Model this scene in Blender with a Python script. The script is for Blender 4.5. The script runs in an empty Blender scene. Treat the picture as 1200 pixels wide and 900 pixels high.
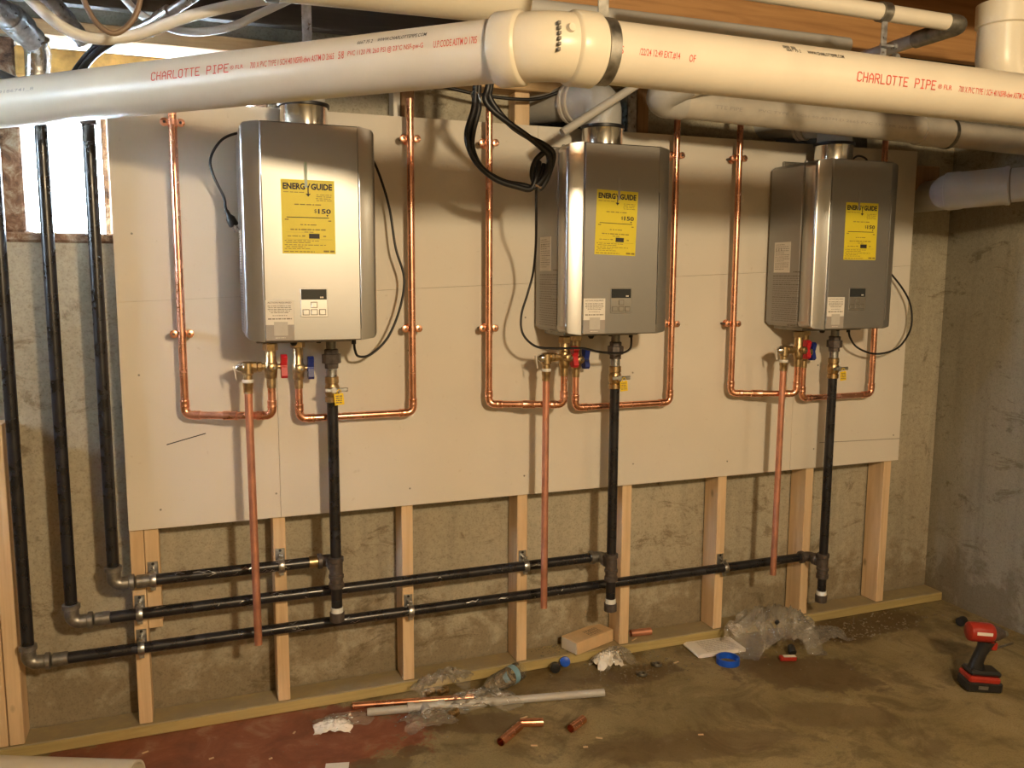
import bpy, bmesh, math, random
from mathutils import Vector, Matrix, Euler, noise
random.seed(7)
SC = bpy.context.scene
COL = SC.collection
R = math.radians

# ------------------------------------------------------------------ camera
cam_d = bpy.data.cameras.new('camera')
cam_d.sensor_fit = 'HORIZONTAL'; cam_d.sensor_width = 36.0
cam_d.lens = 993.68 / 1200 * 36.0
cam_d.clip_start = 0.02
cam = bpy.data.objects.new('camera', cam_d); COL.objects.link(cam)
rt = Vector((0.93527816, -0.3538825, 0.00468354)); up = Vector((0.0403359, 0.11973266, 0.99198644)); fw = Vector((0.35160742, 0.92759434, -0.12625751))
cam.matrix_world = Matrix(((rt.x, up.x, -fw.x, 0.19455), (rt.y, up.y, -fw.y, -2.64797), (rt.z, up.z, -fw.z, 1.38677), (0, 0, 0, 1)))
SC.camera = cam

# ------------------------------------------------------------------ world, lamps, exposure
W = bpy.data.worlds.new('overcast_sky'); SC.world = W; W.use_nodes = True
bg = W.node_tree.nodes['Background']
bg.inputs[0].default_value = (0.70, 0.85, 1.0, 1); bg.inputs[1].default_value = 38.0
def lamp(name, loc, watts, color, radius):
    d = bpy.data.lights.new(name, 'POINT'); d.energy = watts; d.color = color; d.shadow_soft_size = radius
    o = bpy.data.objects.new(name, d); COL.objects.link(o); o.location = loc
    return o
lamp('work_bulb', (1.02, -3.25, 2.05), 112, (1.0, 0.775, 0.475), 0.085)
lamp('second_bulb', (2.95, -2.75, 2.02), 8, (1.0, 0.775, 0.475), 0.06)
SC.view_settings.view_transform = 'Standard'
SC.view_settings.look = 'None'
SC.view_settings.gamma = 1.0
SC.view_settings.use_curve_mapping = False
SC.view_settings.exposure = 1.02

# ------------------------------------------------------------------ materials
def new_mat(name):
    m = bpy.data.materials.new(name); m.use_nodes = True
    nt = m.node_tree; b = nt.nodes['Principled BSDF']
    return m, nt, b
def pos_node(nt, scale=(1, 1, 1)):
    g = nt.nodes.new('ShaderNodeNewGeometry'); mp = nt.nodes.new('ShaderNodeMapping')
    mp.inputs['Scale'].default_value = scale
    nt.links.new(g.outputs['Position'], mp.inputs['Vector'])
    return mp.outputs['Vector']
def obj_node(nt, scale=(1, 1, 1)):
    g = nt.nodes.new('ShaderNodeTexCoord'); mp = nt.nodes.new('ShaderNodeMapping')
    mp.inputs['Scale'].default_value = scale
    nt.links.new(g.outputs['Object'], mp.inputs['Vector'])
    return mp.outputs['Vector']
def noise_node(nt, vec, scale, detail=4, rough=0.55, dist=0.0):
    n = nt.nodes.new('ShaderNodeTexNoise'); n.inputs['Scale'].default_value = scale
    n.inputs['Detail'].default_value = detail; n.inputs['Roughness'].default_value = rough; n.inputs['Distortion'].default_value = dist
    nt.links.new(vec, n.inputs['Vector'])
    return n.outputs['Fac']
def ramp(nt, fac, stops):
    r = nt.nodes.new('ShaderNodeValToRGB'); cr = r.color_ramp
    while len(cr.elements) < len(stops): cr.elements.new(0.5)
    for e, (p, c) in zip(cr.elements, stops):
        e.position = p; e.color = (c[0], c[1], c[2], 1) if not isinstance(c, (int, float)) else (c, c, c, 1)
    nt.links.new(fac, r.inputs['Fac'])
    return r.outputs['Color']
def mix(nt, fac, a, b, mode='MIX'):
    n = nt.nodes.new('ShaderNodeMix'); n.data_type = 'RGBA'; n.blend_type = mode
    for sock, v in ((n.inputs[0], fac), (n.inputs[6], a), (n.inputs[7], b)):
        if hasattr(v, 'links') or isinstance(v, bpy.types.NodeSocket): nt.links.new(v, sock)
        elif isinstance(v, (int, float)): sock.default_value = v
        else: sock.default_value = (v[0], v[1], v[2], 1)
    return n.outputs[2]
def math_node(nt, op, a, b=0.0):
    n = nt.nodes.new('ShaderNodeMath'); n.operation = op
    for i, v in enumerate((a, b)):
        if isinstance(v, bpy.types.NodeSocket): nt.links.new(v, n.inputs[i])
        else: n.inputs[i].default_value = v
    return n.outputs[0]
def bump(nt, b, height, strength=0.3, dist=0.01):
    n = nt.nodes.new('ShaderNodeBump'); n.inputs['Strength'].default_value = strength; n.inputs['Distance'].default_value = dist
    nt.links.new(height, n.inputs['Height']); nt.links.new(n.outputs['Normal'], b.inputs['Normal'])
def mat(name, c, rough=0.5, metal=0.0, var=0.12, scale=30, bmp=0.0, stretch=(1, 1, 1), c2=None, spec=None, rvar=0.0, coord='obj'):
    m, nt, b = new_mat(name)
    v = obj_node(nt, stretch) if coord == 'obj' else pos_node(nt, stretch)
    f = noise_node(nt, v, scale)
    lo = c2 or tuple(x * (1 - var) for x in c); hi = tuple(min(1, x * (1 + var * 0.6)) for x in c)
    nt.links.new(ramp(nt, f, [(0.3, lo), (0.7, hi)]), b.inputs['Base Color'])
    b.inputs['Roughness'].default_value = rough; b.inputs['Metallic'].default_value = metal
    if spec is not None: b.inputs['Specular IOR Level'].default_value = spec
    if rvar:
        nt.links.new(ramp(nt, f, [(0.25, max(0, rough - rvar)), (0.75, min(1, rough + rvar))]), b.inputs['Roughness'])
    if bmp: bump(nt, b, f, bmp, 0.004)
    return m

def wood_mat(name, light, dark, along='z', rough=0.65, knots=True):
    m, nt, b = new_mat(name)
    st = {'z': (40, 40, 2.0), 'x': (2.0, 40, 40), 'y': (40, 2, 40)}[along]
    v = pos_node(nt, st)
    f = noise_node(nt, v, 1.0, 5, 0.6, 1.2)
    st2 = tuple(1.0 if s < 10 else 6.0 for s in st)
    g = noise_node(nt, pos_node(nt, st2), 3.0, 2)
    col = ramp(nt, f, [(0.32, dark), (0.6, light)])
    col = mix(nt, 0.35, col, ramp(nt, g, [(0.35, tuple(x * 0.75 for x in light)), (0.7, light)]))
    if knots:
        vo = nt.nodes.new('ShaderNodeTexVoronoi'); vo.inputs['Scale'].default_value = 1.0
        nt.links.new(pos_node(nt, tuple(5.0 if s < 10 else 9.0 for s in st)), vo.inputs['Vector'])
        k = ramp(nt, vo.outputs['Distance'], [(0.07, 1.0), (0.13, 0.0)])
        col = mix(nt, k, col, tuple(x * 0.35 for x in dark))
    nt.links.new(col, b.inputs['Base Color']); b.inputs['Roughness'].default_value = rough
    bump(nt, b, f, 0.15, 0.002)
    return m

M = {}
M['copper'] = mat('copper', (0.84, 0.44, 0.30), 0.27, 1.0, 0.35, 14, c2=(0.74, 0.36, 0.24), rvar=0.08)
M['copper_old'] = mat('dull_copper', (0.72, 0.34, 0.23), 0.42, 0.75, 0.3, 12, rvar=0.1)
M['brass'] = mat('brass', (0.55, 0.41, 0.23), 0.36, 1.0, 0.35, 60)
M['black_iron'] = mat('black_iron_pipe', (0.014, 0.014, 0.018), 0.30, 0.0, 0.25, 25, spec=0.6, rvar=0.12)
M['iron_fitting'] = mat('malleable_iron_fitting', (0.30, 0.29, 0.275), 0.40, 0.8, 0.35, 50, bmp=0.15)
M['dark_fitting'] = mat('dark_iron_fitting', (0.13, 0.112, 0.108), 0.48, 0.55, 0.35, 50, bmp=0.15)
M['galv'] = mat('galvanised_steel', (0.55, 0.57, 0.60), 0.33, 1.0, 0.35, 70, rvar=0.1)
M['galv_dark'] = mat('old_galvanised_steel', (0.30, 0.29, 0.26), 0.45, 0.9, 0.4, 40, rvar=0.1)
M['chrome'] = mat('stainless_collar', (0.72, 0.71, 0.69), 0.18, 1.0, 0.06, 20)
M['heater'] = mat('silver_metallic_paint', (0.335, 0.33, 0.32), 0.40, 0.80, 0.03, 8)
M['heater_edge'] = mat('satin_silver_edge', (0.50, 0.495, 0.49), 0.29, 0.97, 0.03, 8)
M['heater_case'] = mat('grey_coated_steel_case', (0.36, 0.355, 0.35), 0.42, 0.6, 0.04, 10)
M['pvc'] = mat('white_pvc', (0.64, 0.585, 0.485), 0.38, 0.0, 0.05, 9, spec=0.4)
M['pvc_fit'] = mat('cream_pvc_fitting', (0.68, 0.62, 0.50), 0.33, 0.0, 0.04, 9, spec=0.4)
M['pvc_grey'] = mat('grey_pvc', (0.46, 0.45, 0.43), 0.42, 0.0, 0.1, 9)
M['pvc_old'] = mat('dusty_pvc', (0.52, 0.48, 0.42), 0.5, 0.0, 0.15, 12)
M['vent_grey'] = mat('grey_vent_plastic', (0.45, 0.45, 0.44), 0.42, 0.0, 0.06, 9)
M['rubber'] = mat('black_rubber', (0.012, 0.012, 0.014), 0.42, 0.0, 0.3, 40)
M['black_plastic'] = mat('black_plastic', (0.016, 0.016, 0.017), 0.35, 0.0, 0.3, 40)
M['red'] = mat('red_plastic', (0.55, 0.02, 0.03), 0.35, 0.0, 0.1, 40)
M['blue'] = mat('blue_plastic', (0.012, 0.03, 0.22), 0.35, 0.0, 0.1, 40)
M['blue_bright'] = mat('bright_blue_plastic', (0.01, 0.09, 0.55), 0.35, 0.0, 0.1, 40)
M['drill_red'] = mat('red_tool_plastic', (0.36, 0.028, 0.016), 0.28, 0.0, 0.1, 40)
M['yellow_tag'] = mat('yellow_tag_plastic', (0.88, 0.62, 0.02), 0.4, 0.0, 0.05, 40)
M['yellow_label'] = mat('yellow_paper', (0.72, 0.60, 0.03), 0.5, 0.0, 0.03, 30)
M['paper'] = mat('white_paper', (0.78, 0.75, 0.70), 0.65, 0.0, 0.04, 30)
M['grey_paper'] = mat('grey_printed_paper', (0.36, 0.33, 0.31), 0.6, 0.0, 0.04, 30)
M['light_grey'] = mat('light_grey_print', (0.52, 0.50, 0.47), 0.6, 0.0, 0.06, 60)
M['ink'] = mat('black_ink', (0.02, 0.018, 0.018), 0.6, 0.0, 0.1, 50)
M['grey_ink'] = mat('grey_ink', (0.16, 0.14, 0.11), 0.6, 0.0, 0.1, 50)
M['olive_ink'] = mat('faint_ink_on_yellow', (0.26, 0.19, 0.03), 0.6, 0.0, 0.1, 50)
M['red_ink'] = mat('red_ink', (0.60, 0.07, 0.05), 0.55, 0.0, 0.3, 90)
M['screen'] = mat('dark_display_glass', (0.03, 0.035, 0.04), 0.12, 0.0, 0.05, 10)
M['white_paint'] = mat('white_dope', (0.75, 0.77, 0.78), 0.6, 0.0, 0.1, 60)
M['white_trim'] = mat('white_painted_wood', (0.80, 0.80, 0.77), 0.55, 0.0, 0.08, 20)
M['tape'] = mat('green_tape', (0.28, 0.36, 0.27), 0.4, 0.0, 0.08, 40)
M['cardboard'] = mat('tan_cardboard', (0.66, 0.47, 0.27), 0.7, 0.0, 0.08, 30)
M['white_vinyl'] = mat('white_cable_jacket', (0.72, 0.72, 0.70), 0.4, 0.0, 0.08, 20)
M['brown_cable'] = mat('brown_cable_jacket', (0.20, 0.14, 0.10), 0.45, 0.0, 0.2, 20)
M['foil'] = mat('crinkled_foil', (0.75, 0.77, 0.80), 0.25, 1.0, 0.2, 40, bmp=0.9)
M['drywall_core'] = mat('gypsum', (0.70, 0.66, 0.60), 0.8, 0.0, 0.06, 20)
M['stud'] = wood_mat('pine_stud', (0.80, 0.60, 0.38), (0.62, 0.42, 0.23), 'z')
M['treated'] = wood_mat('treated_plate_wood', (0.52, 0.42, 0.18), (0.34, 0.26, 0.10), 'x')
def dusty(m, dust):
    nt = m.node_tree; b = nt.nodes['Principled BSDF']; old = b.inputs['Base Color'].links[0].from_socket
    g = nt.nodes.new('ShaderNodeNewGeometry'); sp_ = nt.nodes.new('ShaderNodeSeparateXYZ'); nt.links.new(g.outputs['True Normal'], sp_.inputs[0])
    n_ = noise_node(nt, pos_node(nt), 14, 6, 0.7)
    f_ = math_node(nt, 'MULTIPLY', math_node(nt, 'GREATER_THAN', sp_.outputs['Z'], 0.7), ramp(nt, n_, [(0.3, 0.45), (0.55, 0.95)]))
    nt.links.new(mix(nt, f_, old, dust), b.inputs['Base Color'])
dusty(M['treated'], (0.30, 0.25, 0.155))
M['joist'] = wood_mat('old_joist_wood', (0.42, 0.22, 0.08), (0.26, 0.12, 0.04), 'x')
M['joist_shaded'] = wood_mat('shaded_weathered_joist_wood', (0.055, 0.042, 0.034), (0.03, 0.022, 0.018), 'x')  # weathered wood, darkened further to carry the shade on the first joist
M['beam'] = wood_mat('tan_beam_wood', (0.55, 0.38, 0.20), (0.40, 0.25, 0.12), 'x')
M['brown_post'] = wood_mat('brown_post_wood', (0.42, 0.26, 0.14), (0.28, 0.16, 0.08), 'z')
M['osb'] = mat('subfloor_board', (0.34, 0.22, 0.11), 0.8, 0.0, 0.3, 25, coord='pos')
M['foam'] = mat('amber_spray_foam', (0.62, 0.36, 0.10), 0.8, 0.0, 0.5, 18, bmp=0.8)

# drywall: paper white with scuffs
m, nt, b = new_mat('drywall_paper'); M['drywall'] = m
v = pos_node(nt)
f = noise_node(nt, v, 1.6, 3); g = noise_node(nt, v, 55, 3)
col = ramp(nt, f, [(0.3, (0.66, 0.62, 0.55)), (0.7, (0.74, 0.70, 0.63))])
col = mix(nt, ramp(nt, g, [(0.68, 0.0), (0.76, 0.35)]), col, (0.52, 0.46, 0.38))
nt.links.new(col, b.inputs['Base Color']); b.inputs['Roughness'].default_value = 0.72
bump(nt, b, g, 0.06, 0.001)

# old rotten window wood
m, nt, b = new_mat('rotten_window_wood'); M['rotten'] = m
v = pos_node(nt)
f = noise_node(nt, v, 22, 6, 0.7, 0.5)
nt.links.new(ramp(nt, f, [(0.34, (0.05, 0.025, 0.015)), (0.5, (0.20, 0.11, 0.06)), (0.62, (0.36, 0.28, 0.2)), (0.75, (0.5, 0.5, 0.47))]), b.inputs['Base Color'])
b.inputs['Roughness'].default_value = 0.85; bump(nt, b, f, 0.8, 0.012)

# poured concrete walls: parge coat with vertical runs, damp stain low down
def concrete_wall(name, light, dark, stain):
    m, nt, b = new_mat(name)
    v = pos_node(nt)
    big = noise_node(nt, v, 1.3, 5, 0.6)
    mid = noise_node(nt, v, 9, 6, 0.65, 0.4)
    runs = noise_node(nt, pos_node(nt, (9, 9, 0.5)), 1.6, 5, 0.6)
    fine = noise_node(nt, v, 60, 4)
    col = ramp(nt, big, [(0.3, dark), (0.65, light)])
    col = mix(nt, ramp(nt, runs, [(0.5, 0.0), (0.72, 0.5)]), col, tuple(x * 0.55 for x in light))
    sep = nt.nodes.new('ShaderNodeSeparateXYZ'); nt.links.new(v, sep.inputs[0])
    low = math_node(nt, 'SUBTRACT', 0.62, sep.outputs['Z'])
    low = math_node(nt, 'MULTIPLY', low, 0.9)
    low = math_node(nt, 'ADD', low, math_node(nt, 'SUBTRACT', mid, 0.62))
    col = mix(nt, ramp(nt, low, [(0.20, 0.0), (0.34, 0.6)]), col, stain)
    spl = noise_node(nt, pos_node(nt, (1, 1, 2.2)), 5.0, 9, 0.78, 0.7)
    col = mix(nt, ramp(nt, spl, [(0.56, 0.0), (0.63, 0.6)]), col, tuple(x * 0.75 for x in stain))
    col = mix(nt, ramp(nt, noise_node(nt, v, 150, 3, 0.7), [(0.30, 0.35), (0.5, 0.0)]), col, tuple(x * 0.4 for x in stain))
    col = mix(nt, ramp(nt, mid, [(0.64, 0.0), (0.72, 0.55)]), col, tuple(x * 0.5 for x in stain))
    col = mix(nt, ramp(nt, fine, [(0.35, 0.12), (0.6, 0.0)]), col, (0.02, 0.02, 0.015))
    nt.links.new(col, b.inputs['Base Color']); b.inputs['Roughness'].default_value = 0.85
    h = math_node(nt, 'ADD', math_node(nt, 'MULTIPLY', mid, 0.7), math_node(nt, 'MULTIPLY', fine, 0.3))
    bump(nt, b, h, 0.55, 0.012)
    return m
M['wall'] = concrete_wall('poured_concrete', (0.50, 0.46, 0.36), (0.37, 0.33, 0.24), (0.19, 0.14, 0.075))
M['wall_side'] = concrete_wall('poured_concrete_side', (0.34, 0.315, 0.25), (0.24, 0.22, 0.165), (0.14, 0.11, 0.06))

# floor: brown dusty slab, red paint patch, damp stains
m, nt, b = new_mat('concrete_floor'); M['floor'] = m
v = pos_node(nt)
sep = nt.nodes.new('ShaderNodeSeparateXYZ'); nt.links.new(v, sep.inputs[0])
big = noise_node(nt, v, 2.2, 5, 0.6); mid = noise_node(nt, v, 8, 6, 0.65, 0.6); fine = noise_node(nt, v, 70, 4, 0.6)
col = ramp(nt, big, [(0.3, (0.17, 0.132, 0.052)), (0.5, (0.245, 0.193, 0.085)), (0.72, (0.35, 0.28, 0.145))])
col = mix(nt, ramp(nt, mid, [(0.52, 0.0), (0.70, 0.7)]), col, (0.115, 0.078, 0.031))
col = mix(nt, ramp(nt, fine, [(0.62, 0.0), (0.72, 0.5)]), col, (0.12, 0.078, 0.03))
def blob(cx, cy, rx, ry, ang, wob=0.9):
    mp = nt.nodes.new('ShaderNodeMapping'); mp.vector_type = 'TEXTURE'
    mp.inputs['Location'].default_value = (cx, cy, 0); mp.inputs['Rotation'].default_value = (0, 0, ang); mp.inputs['Scale'].default_value = (rx, ry, 1)
    nt.links.new(v, mp.inputs['Vector'])
    ln = nt.nodes.new('ShaderNodeVectorMath'); ln.operation = 'LENGTH'; nt.links.new(mp.outputs[0], ln.inputs[0])
    d = math_node(nt, 'ADD', ln.outputs['Value'], math_node(nt, 'MULTIPLY', math_node(nt, 'SUBTRACT', mid, 0.5), wob * 2))
    d = math_node(nt, 'ADD', d, math_node(nt, 'MULTIPLY', math_node(nt, 'SUBTRACT', fine, 0.5), 0.5))
    return ramp(nt, d, [(0.80, 1.0), (0.96, 0.0)])
grain = noise_node(nt, v, 190, 3, 0.7); patch = noise_node(nt, v, 4.2, 8, 0.72, 0.9)
col = mix(nt, ramp(nt, patch, [(0.50, 0.0), (0.60, 0.65)]), col, (0.105, 0.073, 0.028))
col = mix(nt, ramp(nt, patch, [(0.33, 0.55), (0.43, 0.0)]), col, (0.36, 0.29, 0.16))
col = mix(nt, ramp(nt, grain, [(0.30, 0.45), (0.5, 0.0)]), col, (0.07, 0.05, 0.02))
rough = nt.nodes.new('ShaderNodeValue'); rough.outputs[0].default_value = 0.78
r_out = rough.outputs[0]
red = blob(0.30, -0.16, 0.62, 0.24, -0.16, 0.55)
redcol = ramp(nt, mid, [(0.3, (0.15, 0.040, 0.018)), (0.55, (0.25, 0.078, 0.034)), (0.72, (0.38, 0.20, 0.11))])
col = mix(nt, math_node(nt, 'MULTIPLY', red, 0.92), col, redcol)
for (cx, cy, rx, ry, a, s) in ((2.62, -0.10, 0.42, 0.12, 0.05, 0.85), (2.18, -0.36, 0.30, 0.14, -0.5, 0.75), (0.98, -0.28, 0.16, 0.07, -0.2, 0.7), (1.62, -0.16, 0.16, 0.08, 0.0, 0.75),
                               (1.55, -0.62, 0.40, 0.08, -0.2, 0.55), (0.62, -0.42, 0.14, 0.07, 0.1, 0.7), (0.75, -0.36, 0.05, 0.03, 0, .8), (2.05, -0.62, 0.22, 0.10, -0.4, 0.5), (1.25, -0.10, 0.35, 0.09, 0.0, 0.45)):
    bl = blob(cx, cy, rx, ry, a)
    col = mix(nt, math_node(nt, 'MULTIPLY', bl, s), col, (0.095, 0.058, 0.02))
    r_out = math_node(nt, 'SUBTRACT', r_out, math_node(nt, 'MULTIPLY', bl, 0.22 * s))
nt.links.new(col, b.inputs['Base Color']); nt.links.new(r_out, b.inputs['Roughness'])
h = math_node(nt, 'ADD', mid, math_node(nt, 'MULTIPLY', fine, 0.35)); bump(nt, b, h, 0.35, 0.01)

def clear_mat(name, tint, amount, rough, bmp=0.0, milky=0.0):
    m, nt, b = new_mat(name)
    nt.nodes.remove(b)
    out = nt.nodes['Material Output']
    t = nt.nodes.new('ShaderNodeBsdfTransparent'); t.inputs[0].default_value = (*tint, 1)
    g = nt.nodes.new('ShaderNodeBsdfGlossy'); g.inputs['Roughness'].default_value = rough; g.inputs[0].default_value = (0.95, 0.95, 0.95, 1)
    d = nt.nodes.new('ShaderNodeBsdfDiffuse'); d.inputs[0].default_value = (0.75, 0.73, 0.70, 1)
    fr = nt.nodes.new('ShaderNodeFresnel'); fr.inputs[0].default_value = 1.45
    if bmp:
        nn = noise_node(nt, pos_node(nt), 45, 4, 0.6, 1.0)
        bn = nt.nodes.new('ShaderNodeBump'); bn.inputs['Strength'].default_value = bmp; bn.inputs['Distance'].default_value = 0.01
        nt.links.new(nn, bn.inputs['Height']); nt.links.new(bn.outputs[0], g.inputs['Normal']); nt.links.new(bn.outputs[0], fr.inputs['Normal'])
    m1 = nt.nodes.new('ShaderNodeMixShader'); m2 = nt.nodes.new('ShaderNodeMixShader')
    m1.inputs[0].default_value = milky
    nt.links.new(t.outputs[0], m1.inputs[1]); nt.links.new(d.outputs[0], m1.inputs[2])
    f = math_node(nt, 'ADD', math_node(nt, 'MULTIPLY', fr.outputs[0], 0.9), amount)
    nt.links.new(f, m2.inputs[0]); nt.links.new(m1.outputs[0], m2.inputs[1]); nt.links.new(g.outputs[0], m2.inputs[2])
    nt.links.new(m2.outputs[0], out.inputs['Surface'])
    return m
M['film'] = clear_mat('clear_plastic_film', (1.0, 0.995, 0.985), 0.02, 0.10, 0.5, 0.15)
M['pet'] = clear_mat('clear_bottle_plastic', (0.985, 0.99, 0.99), 0.05, 0.05, 0.2, 0.04)
M['pane'] = clear_mat('window_glass', (0.97, 0.98, 0.98), 0.02, 0.02)

# ------------------------------------------------------------------ mesh helpers
class MB:
    def __init__(s): s.v = []; s.f = []
    def add(s, vs, fs):
        o = len(s.v); s.v += [Vector(q) for q in vs]; s.f += [tuple(i + o for i in f) for f in fs]; return s
    def box(s, lo, hi, bev=0.0, rot=None):
        lo = Vector(lo); hi = Vector(hi); c = (lo + hi) / 2; h = (hi - lo) / 2
        vs, fs = box_geo(h, min(bev, min(h) * 0.9))
        if rot is not None: vs = [rot @ q for q in vs]
        return s.add([q + c for q in vs], fs)
    def tube(s, pts, r, n=14, caps=True):
        pts = [Vector(p) for p in pts]
        rs = r if isinstance(r, (list, tuple)) else [r] * len(pts)
        t = [(pts[min(i + 1, len(pts) - 1)] - pts[max(i - 1, 0)]).normalized() for i in range(len(pts))]
        a = Vector((0, 0, 1)) if abs(t[0].z) < 0.9 else Vector((1, 0, 0))
        nrm = (a - t[0] * a.dot(t[0])).normalized()
        vs, fs = [], []
        for i, p in enumerate(pts):
            if i:
                nrm = nrm - t[i] * nrm.dot(t[i])
                nrm.normalize()
            bn = t[i].cross(nrm)
            for k in range(n):
                an = 2 * math.pi * k / n
                vs.append(p + (nrm * math.cos(an) + bn * math.sin(an)) * rs[i])
        for i in range(len(pts) - 1):
            for k in range(n):
                k2 = (k + 1) % n
                fs.append((i * n + k, i * n + k2, (i + 1) * n + k2, (i + 1) * n + k))
        if caps:
            fs.append(tuple(range(n - 1, -1, -1))); fs.append(tuple((len(pts) - 1) * n + k for k in range(n)))
        return s.add(vs, fs)
    def lathe(s, base, axis, prof, n=20, caps=True):
        base = Vector(base); ax = Vector(axis).normalized()
        a = Vector((0, 0, 1)) if abs(ax.z) < 0.9 else Vector((1, 0, 0))
        u = (a - ax * a.dot(ax)).normalized(); w = ax.cross(u)
        vs, fs = [], []
        for (r, h) in prof:
            for k in range(n):
                an = 2 * math.pi * k / n
                vs.append(base + ax * h + (u * math.cos(an) + w * math.sin(an)) * r)
        m_ = len(prof)
        for i in range(m_ - 1):
            for k in range(n):
                k2 = (k + 1) % n
                fs.append((i * n + k, i * n + k2, (i + 1) * n + k2, (i + 1) * n + k))
        if caps:
            fs.append(tuple(range(n - 1, -1, -1))); fs.append(tuple((m_ - 1) * n + k for k in range(n)))
        return s.add(vs, fs)
    def pipe(s, a, b, r, wall=0.004, n=18):          # open ended hollow tube
        a = Vector(a); b = Vector(b); L = (b - a).length; ri = r - wall
        return s.lathe(a, b - a, [(ri, 0), (r, 0), (r, L), (ri, L), (ri, 0)], n, caps=False)
    def quad(s, a, b, c, d): return s.add([a, b, c, d], [(0, 1, 2, 3)])
    def prism(s, poly, axis_vec):
        n = len(poly); av = Vector(axis_vec); p = [Vector(q) for q in poly]
        fs = [tuple(range(n - 1, -1, -1)), tuple(range(n, 2 * n))] + [(i, (i + 1) % n, (i + 1) % n + n, i + n) for i in range(n)]
        return s.add(p + [q + av for q in p], fs)
def box_geo(h, b):
    if b <= 0:
        vs = [Vector((x * h[0], y * h[1], z * h[2])) for x in (-1, 1) for y in (-1, 1) for z in (-1, 1)]
        return vs, [(0, 1, 3, 2), (4, 6, 7, 5), (0, 4, 5, 1), (2, 3, 7, 6), (0, 2, 6, 4), (1, 5, 7, 3)]
    vs = []; idx = {}
    for sx in (-1, 1):
        for sy in (-1, 1):
            for sz in (-1, 1):
                for ax in range(3):
                    q = [sx * (h[0] - b), sy * (h[1] - b), sz * (h[2] - b)]; q[ax] = (sx, sy, sz)[ax] * h[ax]
                    idx[(sx, sy, sz, ax)] = len(vs); vs.append(Vector(q))
    fs = []
    for ax in range(3):
        o1, o2 = [(1, 2), (2, 0), (0, 1)][ax]
        for sg in (-1, 1):
            ring = []
            for (a, c) in ((-1, -1), (1, -1), (1, 1), (-1, 1)):
                k = [0, 0, 0]; k[ax] = sg; k[o1] = a; k[o2] = c; ring.append(idx[(*k, ax)])
            fs.append(tuple(ring if sg > 0 else ring[::-1]))
    for ax in range(3):
        o1, o2 = [(1, 2), (2, 0), (0, 1)][ax]
        for a in (-1, 1):
            for c in (-1, 1):
                k1 = [0, 0, 0]; k2 = [0, 0, 0]; k1[ax] = -1; k2[ax] = 1
                for k in (k1, k2): k[o1] = a; k[o2] = c
                q = (idx[(*k1, o1)], idx[(*k2, o1)], idx[(*k2, o2)], idx[(*k1, o2)])
                fs.append(q if a * c > 0 else q[::-1])
    for sx in (-1, 1):
        for sy in (-1, 1):
            for sz in (-1, 1):
                q = tuple(idx[(sx, sy, sz, a)] for a in range(3))
                fs.append(q if sx * sy * sz > 0 else q[::-1])
    return vs, fs
ORG = {}
def link_mesh(name, mb, material, origin, smooth=True):
    me = bpy.data.meshes.new(name)
    me.from_pydata([tuple(q - origin) for q in mb.v], [], mb.f); me.update()
    me.materials.append(material)
    if smooth:
        for p in me.polygons: p.use_smooth = True
        me.set_sharp_from_angle(angle=R(38))
    o = bpy.data.objects.new(name, me); COL.objects.link(o)
    return o
def thing(name, label, cat, loc, group=None):
    o = bpy.data.objects.new(name, None); COL.objects.link(o); o.location = loc; o.empty_display_size = 0.05
    o['label'] = label; o['category'] = cat
    if group: o['group'] = group
    ORG[o.name] = Vector(loc)
    return o
def part(name, mb, material, parent, label=None, smooth=True, stuff=False):
    org = ORG[parent.name]
    o = link_mesh(name, mb, material, org, smooth); o.parent = parent; ORG[o.name] = org
    if label: o['label'] = label
    if stuff: o['kind'] = 'stuff'
    return o
def solo(name, label, cat, mb, material, group=None, smooth=True, kind=None):
    xs = [q.x for q in mb.v]; ys = [q.y for q in mb.v]; zs = [q.z for q in mb.v]
    org = Vector(((min(xs) + max(xs)) / 2, (min(ys) + max(ys)) / 2, min(zs)))
    o = link_mesh(name, mb, material, org, smooth); o.location = org; ORG[o.name] = org
    if label: o['label'] = label
    if cat: o['category'] = cat
    if group: o['group'] = group
    if kind: o['kind'] = kind
    return o
def struct(name, mb, material, smooth=False):
    o = link_mesh(name, mb, material, Vector((0, 0, 0)), smooth); ORG[o.name] = Vector((0, 0, 0)); o['kind'] = 'structure'
    return o
def fillet(pts, r, n=8):
    pts = [Vector(p) for p in pts]; out = [pts[0]]
    for i in range(1, len(pts) - 1):
        a = (pts[i - 1] - pts[i]); c = (pts[i + 1] - pts[i]); an = a.angle(c)
        d = min(r / math.tan(an / 2), a.length * 0.49, c.length * 0.49); a.normalize(); c.normalize()
        rr = d * math.tan(an / 2); p0 = pts[i] + a * d; p1 = pts[i] + c * d
        ctr = pts[i] + (a + c).normalized() * (rr / math.sin(an / 2))
        u = (p0 - ctr); w = (p1 - ctr); tot = u.angle(w)
        for k in range(n + 1):
            t = k / n
            out.append(ctr + (u * math.sin((1 - t) * tot) + w * math.sin(t * tot)) / math.sin(tot))
    out.append(pts[-1]); return out
def spline(pts, n=8):
    P = [Vector(p) for p in pts]; P = [P[0] * 2 - P[1]] + P + [P[-1] * 2 - P[-2]]; out = []
    for i in range(1, len(P) - 2):
        for k in range(n):
            t = k / n; a, b_, c, d = P[i - 1], P[i], P[i + 1], P[i + 2]
            out.append(0.5 * ((2 * b_) + (c - a) * t + (2 * a - 5 * b_ + 4 * c - d) * t * t + (3 * b_ - a - 3 * c + d) * t ** 3))
    out.append(P[-2]); return out
_txt = {}
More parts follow.
